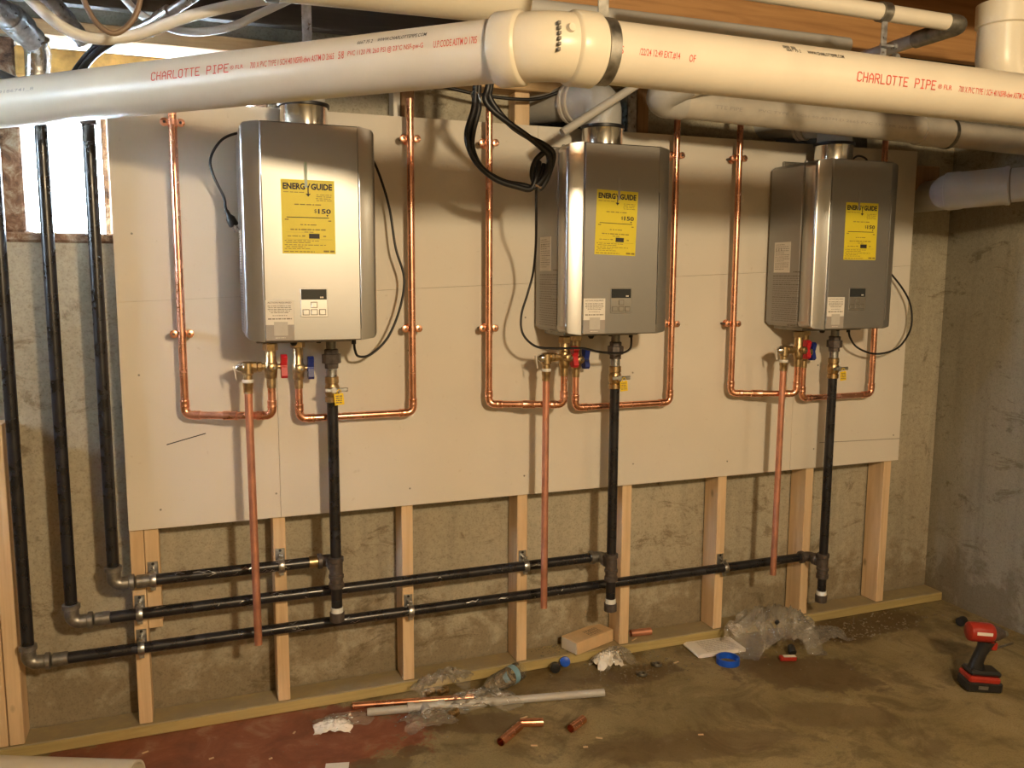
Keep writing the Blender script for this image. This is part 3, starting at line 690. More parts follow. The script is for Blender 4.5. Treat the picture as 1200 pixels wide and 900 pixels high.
# ------------------------------------------------------------------ copper lines, clips, valves
CR = 0.0111
def joint(mb, p, d, L=0.024, r=0.0131):
    d = Vector(d).normalized(); p = Vector(p)
    mb.lathe(p, d, [(CR, -0.001), (r, 0), (r + 0.0006, 0.002), (r, 0.004), (r, L - 0.004), (r + 0.0006, L - 0.002), (r, L), (CR, L + 0.001)], 16, caps=False)
def copper_line(label, A, B, C, D, coup=None):
    # A top of long riser, B bottom corner, C corner under valve, D top of short riser
    A, B, C, D = map(Vector, (A, B, C, D))
    t = thing('copper_line', label, 'copper pipe', B, 'copper water lines')
    dx = (C - B).normalized(); e = 0.026; z = Vector((0, 0, 1))
    part('riser', MB().tube([B + z * e, A], CR, 16), M['copper'], t)
    part('run', MB().tube([B + dx * e, C - dx * e], CR, 16), M['copper'], t)
    part('short_riser', MB().tube([C + z * e, D], CR, 16), M['copper'], t)
    for P, du, dv in ((B, z, dx), (C, z, -dx)):
        el = MB().tube(fillet([P + du * 0.040, P, P + dv * 0.040], 0.020, 8), 0.0124, 16)
        joint(el, P + du * 0.024, du, 0.020); joint(el, P + dv * 0.024, dv, 0.020)
        part('elbow', el, M['copper'], t)
    if coup is not None:
        cp = MB(); p0 = B + dx * coup; joint(cp, p0, dx, 0.040, 0.0134); part('coupling', cp, M['copper'], t)
    return t
HV = [(0.404, -0.15), (1.322, -0.15), (2.250, -0.15)]     # hot valve axes
CV = [(0.490, -0.065), (1.4035, -0.065), (2.347, -0.065)]  # cold valve axes
LX = [0.170, 1.095, 2.030]; RX = [0.841, 1.774, 2.684]
zh = [0.985, 0.972, 0.966]; zc_ = [0.958, 0.945, 0.933]
nm = ('left', 'middle', 'right')
top_l = (1.885, 1.922, 2.02); top_r = (1.917, 2.02, 2.02)
for i in range(3):
    copper_line('copper hot line rising left of the %s heater and turning under it' % nm[i], (LX[i], -0.06, top_l[i]), (LX[i], -0.06, zh[i]), (HV[i][0], -0.15, zh[i]), (HV[i][0], -0.15, 1.075), 0.11 if i < 2 else 0.075)
    copper_line('copper cold line rising right of the %s heater and turning under it' % nm[i], (RX[i], -0.06, top_r[i]), (RX[i], -0.06, zc_[i]), (CV[i][0], -0.065, zc_[i]), (CV[i][0], -0.065, 1.060))
def clip(x, z, label):
    t = thing('pipe_clip', label, 'pipe clip', (x, -0.0127, z), 'copper clips holding the risers')
    for sx in (-1, 1):
        part('ear', MB().lathe((x + sx * 0.021, -0.0640, z), (0, 1, 0), [(0.009, 0), (0.0115, 0.001), (0.0115, 0.006), (0.009, 0.007)], 14), M['copper'], t)
        part('screw', MB().lathe((x + sx * 0.021, -0.066, z), (0, 1, 0), [(0.0035, 0), (0.004, 0.002), (0.004, 0.050)], 8), M['dark_fitting'], t)
    part('band', MB().lathe((x, -0.06, z - 0.008), (0, 0, 1), [(CR + 0.0002, 0), (0.0132, 0), (0.0132, 0.016), (CR + 0.0002, 0.016)], 16, caps=False), M['copper'], t)
    part('bridge', MB().box((x - 0.022, -0.063, z - 0.006), (x - 0.011, -0.058, z + 0.006)).box((x + 0.011, -0.063, z - 0.006), (x + 0.022, -0.058, z + 0.006)), M['copper'], t, smooth=False)
    part('backplate', MB().lathe((x, -0.0130, z), (0, -1, 0), [(0.014, 0), (0.014, 0.003), (0.004, 0.004), (0.004, 0.034)], 14), M['copper'], t)
for i in range(3):
    clip(LX[i], 1.803, 'upper copper clip on the riser left of the %s heater' % nm[i]); clip(LX[i], 1.219, 'lower copper clip on the riser left of the %s heater' % nm[i])
    if i < 2: clip(RX[i], 1.800, 'upper copper clip on the riser right of the %s heater' % nm[i]); clip(RX[i], 1.222, 'lower copper clip on the riser right of the %s heater' % nm[i])

def valve(x, y, z0, z1, label, hot):
    t = thing('service_valve', label, 'valve', (x, y, z0), 'brass service valves under the heaters')
    H_ = z1 - z0; u = (0, 0, 1); b0 = (x, y, z0)
    part('body', MB().lathe(b0, u, [(0.0125, -0.012), (0.0132, 0), (0.0132, 0.014), (0.0165, 0.018), (0.0175, 0.030), (0.0185, 0.038), (0.0185, 0.060), (0.0155, 0.066), (0.0155, H_ - 0.028)], 18), M['brass'], t)
    part('union_nut', MB().lathe((x, y, z1 - 0.034), u, [(0.0155, 0), (0.021, 0.002), (0.021, 0.020), (0.016, 0.024)], 6), M['brass'], t)
    part('heater_nipple', MB().lathe((x, y, z1 - 0.012), u, [(0.0125, 0), (0.0125, 0.022)], 16), M['galv'], t)
    part('bonnet', MB().lathe((x, y - 0.014, z0 + 0.049), (0.25, -1, 0), [(0.012, 0), (0.013, 0.010), (0.013, 0.020), (0.010, 0.022)], 14), M['brass'], t)
    cap = MB().lathe((x, y - 0.014, z0 + 0.049), (0.25, -1, 0), [(0.004, 0.021), (0.004, 0.027)], 10)
    part('stem', cap, M['galv_dark'], t)
    hd = MB(); hx = x + 0.028
    part('handle_stem', MB().lathe((x + 0.012, y, z0 + 0.049), (1, 0, 0), [(0.007, 0), (0.007, 0.016)], 12), M['brass'], t)
    for sgn in (-1, 1):
        hd.prism([(hx, y - 0.009, z0 + 0.049), (hx, y + 0.009, z0 + 0.049), (hx, y + 0.017, z0 + 0.049 + sgn * 0.026), (hx, y + 0.009, z0 + 0.049 + sgn * 0.034), (hx, y - 0.009, z0 + 0.049 + sgn * 0.034), (hx, y - 0.017, z0 + 0.049 + sgn * 0.026)][::sgn], (0.017, 0, 0))
    hd.lathe((hx - 0.002, y, z0 + 0.049), (1, 0, 0), [(0.010, 0), (0.010, 0.018)], 14)
    part('lever', hd, M['red' if hot else 'blue'], t, 'red lever' if hot else 'blue lever')
    dn = MB().lathe((x - 0.012, y, z0 + 0.049), (-1, 0, 0), [(0.0105, 0), (0.0105, 0.012), (0.0145, 0.014), (0.0145, 0.024), (0.011, 0.026), (0.011, 0.034)], 8)
    if hot: part('side_outlet', dn, M['brass'], t)
    return t
for i in range(3):
    valve(HV[i][0], HV[i][1], 1.078, HZ - 0.002, 'brass hot valve with red lever under the %s heater' % nm[i], True)
    valve(CV[i][0], CV[i][1], 1.062, HZ - 0.002, 'brass cold valve with blue lever under the %s heater' % nm[i], False)
RV = [(0.342, 0.304), (1.258, 0.290), (2.187, 0.290)]
for i in range(3):
    x = HV[i][0] - 0.064; y = -0.152; z = 1.127
    t = thing('relief_valve', 'brass relief valve with white flap left of the %s heater hot valve' % nm[i], 'valve', (x, y, z), 'brass relief valves')
    part('body', MB().lathe((x, y, z - 0.034), (0, 0, 1), [(0.0125, 0), (0.0125, 0.012), (0.0165, 0.016), (0.0165, 0.046), (0.013, 0.050)], 18), M['brass'], t)
    part('inlet_nut', MB().lathe((x + 0.012, y, z), (1, 0, 0), [(0.0135, 0), (0.0155, 0.002), (0.0155, 0.012), (0.011, 0.014)], 8), M['brass'], t)
    part('spring_cap', MB().lathe((x - 0.010, y, z), (-1, 0, 0), [(0.015, 0), (0.0155, 0.003), (0.013, 0.014), (0.006, 0.022)], 16), M['chrome'], t)
    part('test_lever', MB().box((x - 0.036, y - 0.005, z - 0.034), (x - 0.033, y + 0.005, z + 0.008), 0.001, Matrix.Rotation(R(-10), 3, 'Y')), M['paper'], t, 'white flap')
    p = thing('relief_pipe', 'bare copper relief pipe hanging open ended below the %s heater' % nm[i], 'copper pipe', (x + 0.002, y, RV[i][1]), 'copper relief discharge pipes')
    part('adapter', MB().lathe((x, y, z - 0.075), (0, 0, 1), [(0.0112, 0), (0.0132, 0.001), (0.0132, 0.020), (0.0145, 0.022), (0.0145, 0.038), (0.012, 0.041)], 16), M['brass'], p)
    part('solder_collar', MB().lathe((x, y, z - 0.044), (0, 0, 1), [(0.0146, 0), (0.016, 0.002), (0.016, 0.008), (0.0146, 0.010)], 16), M['white_vinyl'], p)
    part('tube', MB().pipe((x + 0.004 * (1 - i) - 0.004 * 0, y, RV[i][1]), (x, y, z - 0.072), CR, 0.002, 18), M['copper_old'], p)

# ------------------------------------------------------------------ gas piping
GR = 0.0167
def elbow_mb(P, du, dv, leg=0.034, r=0.0215, rad=0.026):
    P = Vector(P); du = Vector(du).normalized(); dv = Vector(dv).normalized()
    mb = MB().tube(fillet([P + du * leg, P, P + dv * leg], rad, 8), r - 0.002, 18)
    for d in (du, dv): mb.lathe(P + d * (leg - 0.004), d, [(r - 0.002, -0.002), (r + 0.0025, 0), (r + 0.0025, 0.012), (r - 0.003, 0.014)], 18)
    return mb
mains = [('lowest', -0.272, 0.293, 2.448, 1.72), ('middle', -0.157, 0.398, 1.5285, 1.86), ('topmost', -0.043, 0.496, 0.582, 1.86)]
GX = [(0.5835, 0.350), (1.527, 0.250), (2.447, 0.158)]
for k, (w_, xv, z, xe, zt) in enumerate(mains):
    t = thing('gas_main', 'black iron gas pipe, %s of the three runs along the studs' % w_, 'gas pipe', (xv, -0.032, z), 'black iron gas mains')
    part('riser', MB().tube([(xv, -0.032, z + 0.045), (xv, -0.032, zt)], GR, 20), M['black_iron'], t)
    part('corner_elbow', elbow_mb((xv, -0.032, z), (0, 0, 1), (1, 0, 0), 0.045), M['iron_fitting'], t, 'bare grey iron elbow')
    xs = xv + 0.046
    part('nipple_collar', MB().lathe((xs + 0.012, -0.032, z), (1, 0, 0), [(GR, 0), (0.0195, 0.002), (0.0195, 0.040), (GR, 0.042)], 16), M['iron_fitting'], t, 'bare grey nipple')
    part('run', MB().tube([(xs + 0.05, -0.032, z), (xe - 0.040, -0.032, z)], GR, 20), M['black_iron'], t)
    part('end_elbow', elbow_mb((xe, -0.032, z), (-1, 0, 0), (0, -1, 0), 0.036), M['iron_fitting'] if k == 1 else M['dark_fitting'], t)
    if k == 2: part('brass_nipple', MB().lathe((xe - 0.072, -0.032, z), (1, 0, 0), [(GR + .0003, 0), (0.0185, 0.001), (0.0185, 0.03), (GR + .0003, 0.031)], 16), M['brass'], t, 'brassy worn nipple end')
    if k: part('top_collar', MB().lathe((xv, -0.032, zt - 0.075), (0, 0, 1), [(GR, 0), (0.0215, 0.003), (0.0215, 0.045), (GR, 0.048)], 18), M['dark_fitting'], t)
    sm = MB(); rng = random.Random(k + 3)
    for j in range(16):                                            # pipe dope smears and scratches
        sx_ = rng.uniform(xs + 0.1, xe - 0.15); a0 = rng.uniform(-2.6, -0.6); L = rng.uniform(0.006, 0.05); wv = rng.uniform(0.06, 0.2)
        ring = []
        for q in range(5):
            f_ = q / 4; xx = sx_ + L * f_; aa = a0 + 0.5 * f_ * rng.uniform(-1, 1)
            ring.append((xx, aa))
        for q in range(4):
            (xa, aa), (xb, ab) = ring[q], ring[q + 1]; rr = GR + 0.0005; w1_ = wv * (0.3 + math.sin(math.pi * (q + .1) / 4.2)); w2_ = wv * (0.3 + math.sin(math.pi * (q + 1) / 4.2))
            def pp(x_, a_): return (x_, -0.032 + rr * math.sin(a_), z + rr * math.cos(a_))
            sm.quad(pp(xa, aa), pp(xb, ab), pp(xb, ab + w2_), pp(xa, aa + w1_))
    part('dope_smears', sm, M['galv'], t, stuff=True)
    mz = thing('gas_drop', 'black gas drop pipe with union and ball valve below the %s heater' % nm[2 - k], 'gas pipe', (GX[2 - k][0], -0.11, GX[2 - k][1] - 0.02), 'black iron gas drops')
    gx = xe; gy = -0.11; zb = GX[2 - k][1]; zt2 = z
    part('tee', MB().lathe((gx, gy, z - 0.062), (0, 0, 1), [(0.017, -0.002), (0.0235, 0), (0.0235, 0.014), (0.0205, 0.016), (0.0205, 0.030), (0.0235, 0.032), (0.0235, 0.040), (0.0205, 0.043), (0.0205, 0.080), (0.0235, 0.083), (0.0235, 0.096), (0.017, 0.098)], 20)
         .lathe((gx, gy, z), (0, 1, 0), [(0.0205, 0), (0.0205, 0.026), (0.0235, 0.028), (0.0235, 0.040)], 18), M['dark_fitting'], mz)
    part('drop_pipe', MB().tube([(gx, gy, z + 0.03), (gx, gy, 1.022)], GR, 20), M['black_iron'], mz)
    part('drip_nipple', MB().tube([(gx, gy, z - 0.05), (gx, gy, zb)], GR, 20), M['black_iron'], mz)
    part('dope_ring', MB().lathe((gx, gy, zb + 0.004), (0, 0, 1), [(GR + .0002, 0), (0.0195, 0.001), (0.0185, 0.016), (GR + .0002, 0.017)], 18), M['white_paint'], mz, 'ring of white thread paste')
    part('end_cap', MB().lathe((gx, gy, zb - 0.026), (0, 0, 1), [(0.017, 0), (0.0225, 0.003), (0.0225, 0.030), (0.019, 0.031)], 18), M['dark_fitting'], mz)
    part('ball_valve', MB().lathe((gx, gy, 1.010), (0, 0, 1), [(0.0185, 0), (0.0215, 0.002), (0.0215, 0.016), (0.018, 0.018), (0.022, 0.028), (0.022, 0.046), (0.018, 0.056), (0.0205, 0.058), (0.0205, 0.076), (0.017, 0.078)], 12), M['brass'], mz, 'brass ball valve body')
    lv = MB().box((gx - 0.026, gy - 0.034, 1.044), (gx + 0.042, gy - 0.030, 1.056), 0.002).lathe((gx, gy - 0.018, 1.050), (0, -1, 0), [(0.009, 0), (0.009, 0.018)], 12)
    part('valve_lever', lv, M['galv'], mz, 'steel lever')
    part('close_nipple', MB().lathe((gx, gy, 1.084), (0, 0, 1), [(0.0165, 0), (0.0165, 0.034)], 18), M['galv'], mz)
    part('union', MB().lathe((gx, gy, 1.112), (0, 0, 1), [(0.020, 0), (0.020, 0.014), (0.028, 0.016), (0.028, 0.042), (0.021, 0.044), (0.021, 0.056), (0.017, 0.058)], 8), M['dark_fitting'], mz, smooth=False)
    part('heater_nipple', MB().lathe((gx, gy, 1.166), (0, 0, 1), [(0.0150, 0), (0.0150, 0.040)], 16), M['galv_dark'], mz)
    tg_ = thing('valve_tag', 'yellow tag hanging from the gas valve lever of the %s heater' % nm[2 - k], 'tag', (gx + 0.012, gy - 0.040, 1.0), 'yellow gas valve tags')
    rot = Matrix.Rotation(R(-5), 3, 'Y')
    part('tag', MB().box((gx + 0.000, gy - 0.0395, 1.006), (gx + 0.028, gy - 0.0380, 1.040), 0.0005, rot), M['yellow_tag'], tg_)
    pt = MB()
    for q in range(4): scribble(pt, (gx + 0.004, gy - 0.0400, 1.012 + q * 0.0065), (1, 0, 0), (0, 0, 1), 0.02, 0.003, q + 10 * k, 0.007)
    part('tag_print', pt, M['grey_ink'], tg_, smooth=False)
    part('tag_loop', MB().tube([(gx + 0.014 + 0.006 * math.cos(a), gy - 0.0388, 1.044 + 0.009 * math.sin(a)) for a in [q * math.pi / 5 for q in range(11)]], 0.0012, 6), M['yellow_tag'], tg_)
def pipe_strap(x, z, label):
    t = thing('pipe_strap', label, 'pipe strap', (x, -0.001, z), 'zinc straps fixing the gas mains to the studs')
    part('plate', MB().box((x - 0.014, -0.003, z - 0.028), (x + 0.014, -0.0002, z + 0.045), 0.001), M['galv'], t)
    part('ring', MB().lathe((x - 0.007, -0.032, z), (1, 0, 0), [(GR + 0.0003, -0.002), (GR + 0.0045, -0.002), (GR + 0.006, 0.003), (GR + 0.006, 0.011), (GR + 0.0045, 0.016), (GR + 0.0003, 0.016)], 22, caps=False), M['galv'], t)
    for s in (-1, 1):
        part('lug', MB().box((x - 0.007, -0.036, z + s * 0.025 - 0.006), (x + 0.007, -0.028, z + s * 0.025 + 0.006), 0.001), M['galv'], t)
    part('bolt', MB().lathe((x, -0.0375, z + 0.025), (0, 1, 0), [(0.005, 0), (0.005, 0.034)], 6), M['galv_dark'], t, smooth=False)
    part('screw_hole', MB().lathe((x, -0.0032, z + 0.039), (0, -1, 0), [(0.0045, 0), (0.0045, 0.0006)], 10), M['ink'], t)
for x, z, l in ((0.061, 0.496, 'zinc strap on the short block, topmost gas run'), (0.020, 0.398, 'zinc strap on the leftmost stud, middle gas run'), (0.020, 0.293, 'zinc strap on the leftmost stud, lowest gas run'),
                (0.4264, 0.496, 'zinc strap on the stud behind the left relief pipe, topmost gas run'), (0.8328, 0.293, 'zinc strap between left and middle heaters, lowest gas run'),
                (1.2392, 0.398, 'zinc strap beside the middle relief pipe, middle gas run'), (2.052, 0.293, 'zinc strap between middle and right heaters, lowest gas run')):
    pipe_strap(x, z, l)

# ------------------------------------------------------------------ overhead pipes
BR = 0.0572
V0 = Vector((0.825, -1.155, 1.806)); LA = Vector((-0.395, 0.028, 1.810)); RA = Vector((3.195, -1.155, 1.792))
dl = (V0 - LA).normalized(); dr = (RA - V0).normalized()
def print_set(parent, P0, d, front, items, material, nm_):
    for (body, s0, s1, th, hgt, bold) in items:
        mb = MB()
        if body == 'CHARLOTTE PIPE': stroke_wrap(mb, body, P0, d, front, s0, s1, th, hgt, BR)
        else: wrap_text(mb, body, P0, d, front, s0, s1, th, hgt * 1.25, BR, bold + 0.006)
        part(nm_, mb, material, parent, smooth=False)
big = thing('drain_pipe', 'big white pipe with red lettering crossing the whole view under the joists', 'drain pipe', V0)
part('slanting_length', MB().tube([LA, V0 - dl * 0.03], BR, 48), M['pvc'], big)
part('straight_length', MB().tube([V0 + dr * 0.03, RA], BR, 48), M['pvc'], big)
elb = MB().tube(fillet([V0 - dl * 0.10, V0, V0 + dr * 0.10], 0.10, 10), 0.0615, 40)
part('elbow_body', elb, M['pvc_fit'], big)
hub = [(BR + .0003, -0.002), (0.0655, 0.0), (0.0672, 0.003), (0.0672, 0.046), (0.0655, 0.050), (0.0600, 0.055)]
part('elbow_hub', MB().lathe(V0 - dl * 0.095, dl, hub, 40, caps=False), M['pvc_fit'], big)
part('elbow_hub', MB().lathe(V0 + dr * 0.095, -dr, hub, 40, caps=False), M['pvc_fit'], big)
mk = MB(); n_e = Vector((-0.35, -0.93, 0)).normalized()
for zz in range(6): mk.box((V0.x - 0.004, V0.y - 0.0590 - 0.006 * (1 - ((zz - 2.5) / 2.5) ** 2 * .42), V0.z + 0.022 - zz * 0.009), (V0.x + 0.001, V0.y - 0.0500, V0.z + 0.0275 - zz * 0.009))
part('moulded_marks', mk, M['grey_ink'], big, smooth=False)
part('moulded_nub', MB().lathe((V0.x + 0.022, V0.y - 0.0565, V0.z + 0.018), (0.1, -1, 0.1), [(0.009, 0), (0.007, 0.008)], 12), M['pvc_fit'], big)
nl = Vector((dl.y, -dl.x, 0)); nl = nl if nl.y < 0 else -nl
off = (Vector((-0.23, -0.137, 1.808)) - LA).length
print_set(big, LA, dl, nl, [('CHARLOTTE PIPE', off + 0.562, off + 0.775, R(8), 0.0165, 0.0)], M['red_ink'], 'red_lettering')
print_set(big, LA, dl, nl, [('® FLR', off + 0.780, off + 0.815, R(8), 0.007, 0.0), ('700 X PVC TYPE 1 SCH 40 NSF®-dwv ASTM D 2665', off + 0.833, off + 1.040, R(8), 0.0105, 0.0), ('5/8', off + 1.05, off + 1.063, R(8), 0.012, 0.0), ('PVC 1120 PR 260 PSI @ 23°C NSF-pw-G', off + 1.072, off + 1.240, R(8), 0.0105, 0.0), ('U.P.CODE ASTM D 1785', off + 1.262, off + 1.352, R(8), 0.0105, 0.0)], M['red_ink'], 'small_red_lettering')
print_set(big, LA, dl, nl, [('WWW.CHARLOTTEPIPE.COM', off + 1.135, off + 1.243, R(32), 0.007, 0.01), ('6667 75 2', off + 1.09, off + 1.125, R(31), 0.007, 0.0), ], M['ink'], 'black_lettering')
print_set(big, LA, dl, nl, [('011 0229186741_8', off - 0.02, off + 0.19, R(12), 0.007, 0.0)], M['grey_paper'], 'faded_lettering')
nr = Vector((0, -1, 0)); sh = 0.735 - V0.x
print_set(big, V0, dr, nr, [('CHARLOTTE PIPE', 0.758 + sh, 0.968 + sh, R(-6), 0.0170, 0.0), ('LS', 0.208 + sh, 0.219 + sh, R(-8), 0.011, 0.0)], M['red_ink'], 'red_lettering')
print_set(big, V0, dr, nr, [('® FLR', 0.975 + sh, 1.015 + sh, R(-7), 0.008, 0.0), ('700 X PVC TYPE 1 SCH 40 NSF®-dwv ASTM D 2665', 1.035 + sh, 1.255 + sh, R(-7), 0.0105, 0.0), ('5/8 PVC 1120 PR 260 PSI @ 23°C', 1.262 + sh, 1.43 + sh, R(-7), 0.0105, 0.0), ("/22/24 12:49 EXT.#14", 0.252 + sh, 0.338 + sh, R(-8), 0.0105, 0.0), ('OF', 0.358 + sh, 0.372 + sh, R(-9), 0.0105, 0.0)], M['red_ink'], 'small_red_lettering')
print_set(big, V0, dr, nr, [('WWW.CHARLOTTEPIPE.COM', 0.637 + sh, 0.728 + sh, R(33), 0.007, 0.01), ('6667 75 2', 0.585 + sh, 0.62 + sh, R(33), 0.006, 0.0), ('|||||| ||||', 0.58 + sh, 0.61 + sh, R(41), 0.007, 0.02)], M['ink'], 'black_lettering')
# steel strap hanger round the elbow's right hub end
sp = V0 + dr * 0.103
st = thing('pipe_hanger', 'old steel band hanger round the big white pipe beside its elbow', 'pipe hanger', (sp.x, sp.y, 2.07))
part('band', MB().lathe(sp, dr, [(BR + .0006, 0), (BR + 0.0035, 0), (BR + 0.0035, 0.022), (BR + .0006, 0.022)], 40, caps=False), M['galv_dark'], st)
part('hanging_strip', MB().box((sp.x, sp.y - 0.002, sp.z + BR), (sp.x + 0.022, sp.y + 0.001, 2.30), 0.0005), M['galv_dark'], st)
# second pipe above left, with its strap
p2 = thing('upper_drain_pipe', 'tan drain pipe above the big white pipe at the top of the frame', 'drain pipe', (0.3, -0.77, 2.0))
part('pipe_length', MB().tube([(-0.30, -0.77, 1.992), (0.93, -0.77, 2.010)], BR, 40), M['pvc_fit'], p2)
st = thing('pipe_hanger', 'dark steel band hanger round the tan upper pipe at top left', 'pipe hanger', (0.375, -0.77, 2.0))
part('band', MB().lathe((0.365, -0.77, 2.002), (1, 0, 0), [(BR + .0006, 0), (BR + 0.003, 0), (BR + 0.003, 0.026), (BR + .0006, 0.026)], 40, caps=False), M['galv_dark'], st)
part('hanging_strip', MB().box((0.365, -0.711, 1.99), (0.391, -0.708, 2.30), 0.0005), M['galv_dark'], st)
solo('perforated_strap', 'pale steel strap hanging down to the big white pipe at upper left', 'pipe hanger', MB().box((0.482, -0.41, 1.90), (0.506, -0.408, 2.30), 0.0005), M['galv'])
# grey pipe behind the big pipe
solo('grey_pipe', 'slim grey pipe running along just above the big white pipe', 'pipe', MB().tube([(0.50, -0.62, 2.040), (1.985, -0.62, 2.046)], 0.0215, 18), M['pvc_grey'])
solo('pipe_stub', 'short grey pipe stub with white coupling poking through the orange joist', 'pipe', MB().tube([(1.60, -0.62, 2.046), (1.66, -0.53, 2.075), (1.70, -0.47, 2.095)], 0.0165, 16), M['pvc_grey'])
wp = thing('white_conduit', 'white pipe with a steel band along the top right of the frame', 'pipe', (1.6, -0.95, 2.03))
part('length', MB().tube([(1.20, -0.95, 2.031), (2.02, -0.95, 2.024)], 0.0195, 20), M['pvc'], wp)
part('bend', MB().tube(fillet([(2.0, -0.95, 2.024), (2.055, -0.95, 2.024), (2.055, -0.80, 2.024)], 0.03, 8), 0.022, 18), M['galv_dark'], wp)
part('return_length', MB().tube([(2.055, -0.81, 2.024), (2.055, -0.50, 2.022)], 0.0170, 18), M['pvc_grey'], wp)
st = thing('pipe_hanger', 'steel hanger strap with bolt between white conduit and big pipe', 'pipe hanger', (1.80, -0.95, 2.0))
part('band', MB().lathe((1.785, -0.95, 2.026), (1, 0, 0), [(0.0198, 0), (0.0235, 0), (0.0235, 0.026), (0.0198, 0.026)], 24, caps=False), M['galv_dark'], st)
part('strip', MB().box((1.79, -0.956, 1.905), (1.808, -0.953, 2.006), 0.0005), M['galv'], st)
part('bolt', MB().lathe((1.79, -0.965, 1.945), (1, 0, 0), [(0.004, -0.01), (0.004, 0.03), (0.009, 0.03), (0.009, 0.037)], 6).lathe((1.825, -0.965, 1.915), (0.3, -1, 0), [(0.016, 0), (0.012, 0.010)], 12), M['galv'], st)
# tan elbow at the top right
te = thing('drain_elbow', 'cream drain elbow coming down at the top right corner', 'drain pipe', (2.135, -1.01, 1.9))
part('elbow', MB().tube(fillet([(2.135, -1.0, 2.04), (2.135, -1.0, 1.865), (2.35, -1.0, 1.865)], 0.10, 12), 0.058, 36), M['pvc_fit'], te)
part('hub', MB().lathe((2.135, -1.0, 2.012), (0, 0, 1), [(0.058, 0), (0.0635, 0.003), (0.0645, 0.056), (0.058, 0.057)], 36), M['pvc_fit'], te)
part('outlet_pipe', MB().tube([(2.33, -1.0, 1.865), (3.19, -1.0, 1.860)], 0.0555, 32), M['pvc'], te)
bc = MB()
for k in range(9): bc.box((2.150 + 0.0008 * k, -1.0595, 1.955 - k * 0.0048), (2.164 + 0.0008 * k, -1.0575, 1.9572 - k * 0.0048))
part('printed_marks', bc, M['grey_ink'], te, smooth=False)
# dusty 3 inch pipe above the heaters
dg = thing('dusty_pipe', 'dusty grey drain pipe running above the middle and right heaters', 'drain pipe', (2.2, -0.33, 1.9))
part('length', MB().tube([(1.60, -0.32, 1.915), (3.19, -0.32, 1.880)], 0.0445, 32), M['pvc_old'], dg)
part('end_elbow', MB().tube(fillet([(1.63, -0.32, 1.914), (1.525, -0.32, 1.917), (1.60, -0.40, 1.965)], 0.035, 10), [0.049] * 13, 28), M['pvc_grey'], dg)
part('branch', MB().tube([(1.60, -0.37, 1.945), (1.79, -0.545, 2.015)], 0.034, 22), M['pvc'], dg)
part('clamp', MB().lathe((1.662, -0.43, 1.970), (0.26, -0.25, 0.10), [(0.0345, 0), (0.037, 0), (0.037, 0.014), (0.0345, 0.014)], 22, caps=False), M['galv'], dg)
part('coupling', MB().lathe((2.57, -0.32, 1.8937), (1.59, 0, -0.035), [(0.0447, 0), (0.0505, 0.002), (0.0505, 0.14), (0.0447, 0.142)], 32, caps=False), M['pvc_old'], dg)
part('coupling_clamp', MB().lathe((2.70, -0.32, 1.8908), (1.59, 0, -0.035), [(0.0506, 0), (0.053, 0), (0.053, 0.014), (0.0506, 0.014)], 32, caps=False), M['galv_dark'], dg)
for ar in (('TTE PIPE', 0.12, 0.22, R(-12), 0.011), ('PVC TYPE 1 SCH 40 ASTM D 2665 PVC 1120 PR 260 PSI', 0.28, 0.92, R(-8), 0.008)):
    tb = MB(); wrap_text(tb, ar[0], (1.60, -0.32, 1.915), (1.59, 0, -0.035), (0, -1, 0), ar[1], ar[2], ar[3], ar[4], 0.0445)
    part('printed_lettering', tb, M['grey_paper'], dg, smooth=False)
# pipe coming out of the wall on the right
rp = thing('right_drain_pipe', 'thick grey drain pipe with a hub end beside the right heater', 'drain pipe', (2.72, -0.33, 1.69))
A_ = Vector((2.716, -0.318, 1.690)); B_ = Vector((2.819, -0.474, 1.700)); dd = (B_ - A_).normalized()
part('fitting', MB().lathe(A_ - dd * 0.0, dd, [(0.050, 0), (0.062, 0.004), (0.066, 0.012), (0.066, 0.050), (0.0635, 0.056), (0.0635, 0.185), (0.066, 0.190), (0.066, 0.20), (0.058, 0.202)], 36), M['vent_grey'], rp)
part('hub_bend', MB().tube(fillet([A_ + dd * 0.04, A_ + dd * 0.01, A_ + Vector((0.245, 0.17, 0.02)), A_ + Vector((0.260, 0.41, 0.02))], 0.06, 8), 0.060, 32), M['vent_grey'], rp)
part('pipe_length', MB().tube([A_ + dd * 0.19, A_ + dd * 0.75], 0.0572, 36), M['vent_grey'], rp)
part('joint_line', MB().lathe(A_ + dd * 0.204, dd, [(0.0575, 0), (0.0585, 0), (0.0585, 0.004), (0.0575, 0.004)], 36, caps=False), M['grey_ink'], rp)
# slim conduit in front of the middle flue
solo('slanted_conduit', 'slim grey conduit slanting across the middle flue elbow', 'pipe', MB().tube([(1.225, -0.33, 1.800), (1.50, -0.33, 1.975), (1.62, -0.33, 2.05)], 0.0125, 14), M['pvc_grey'])

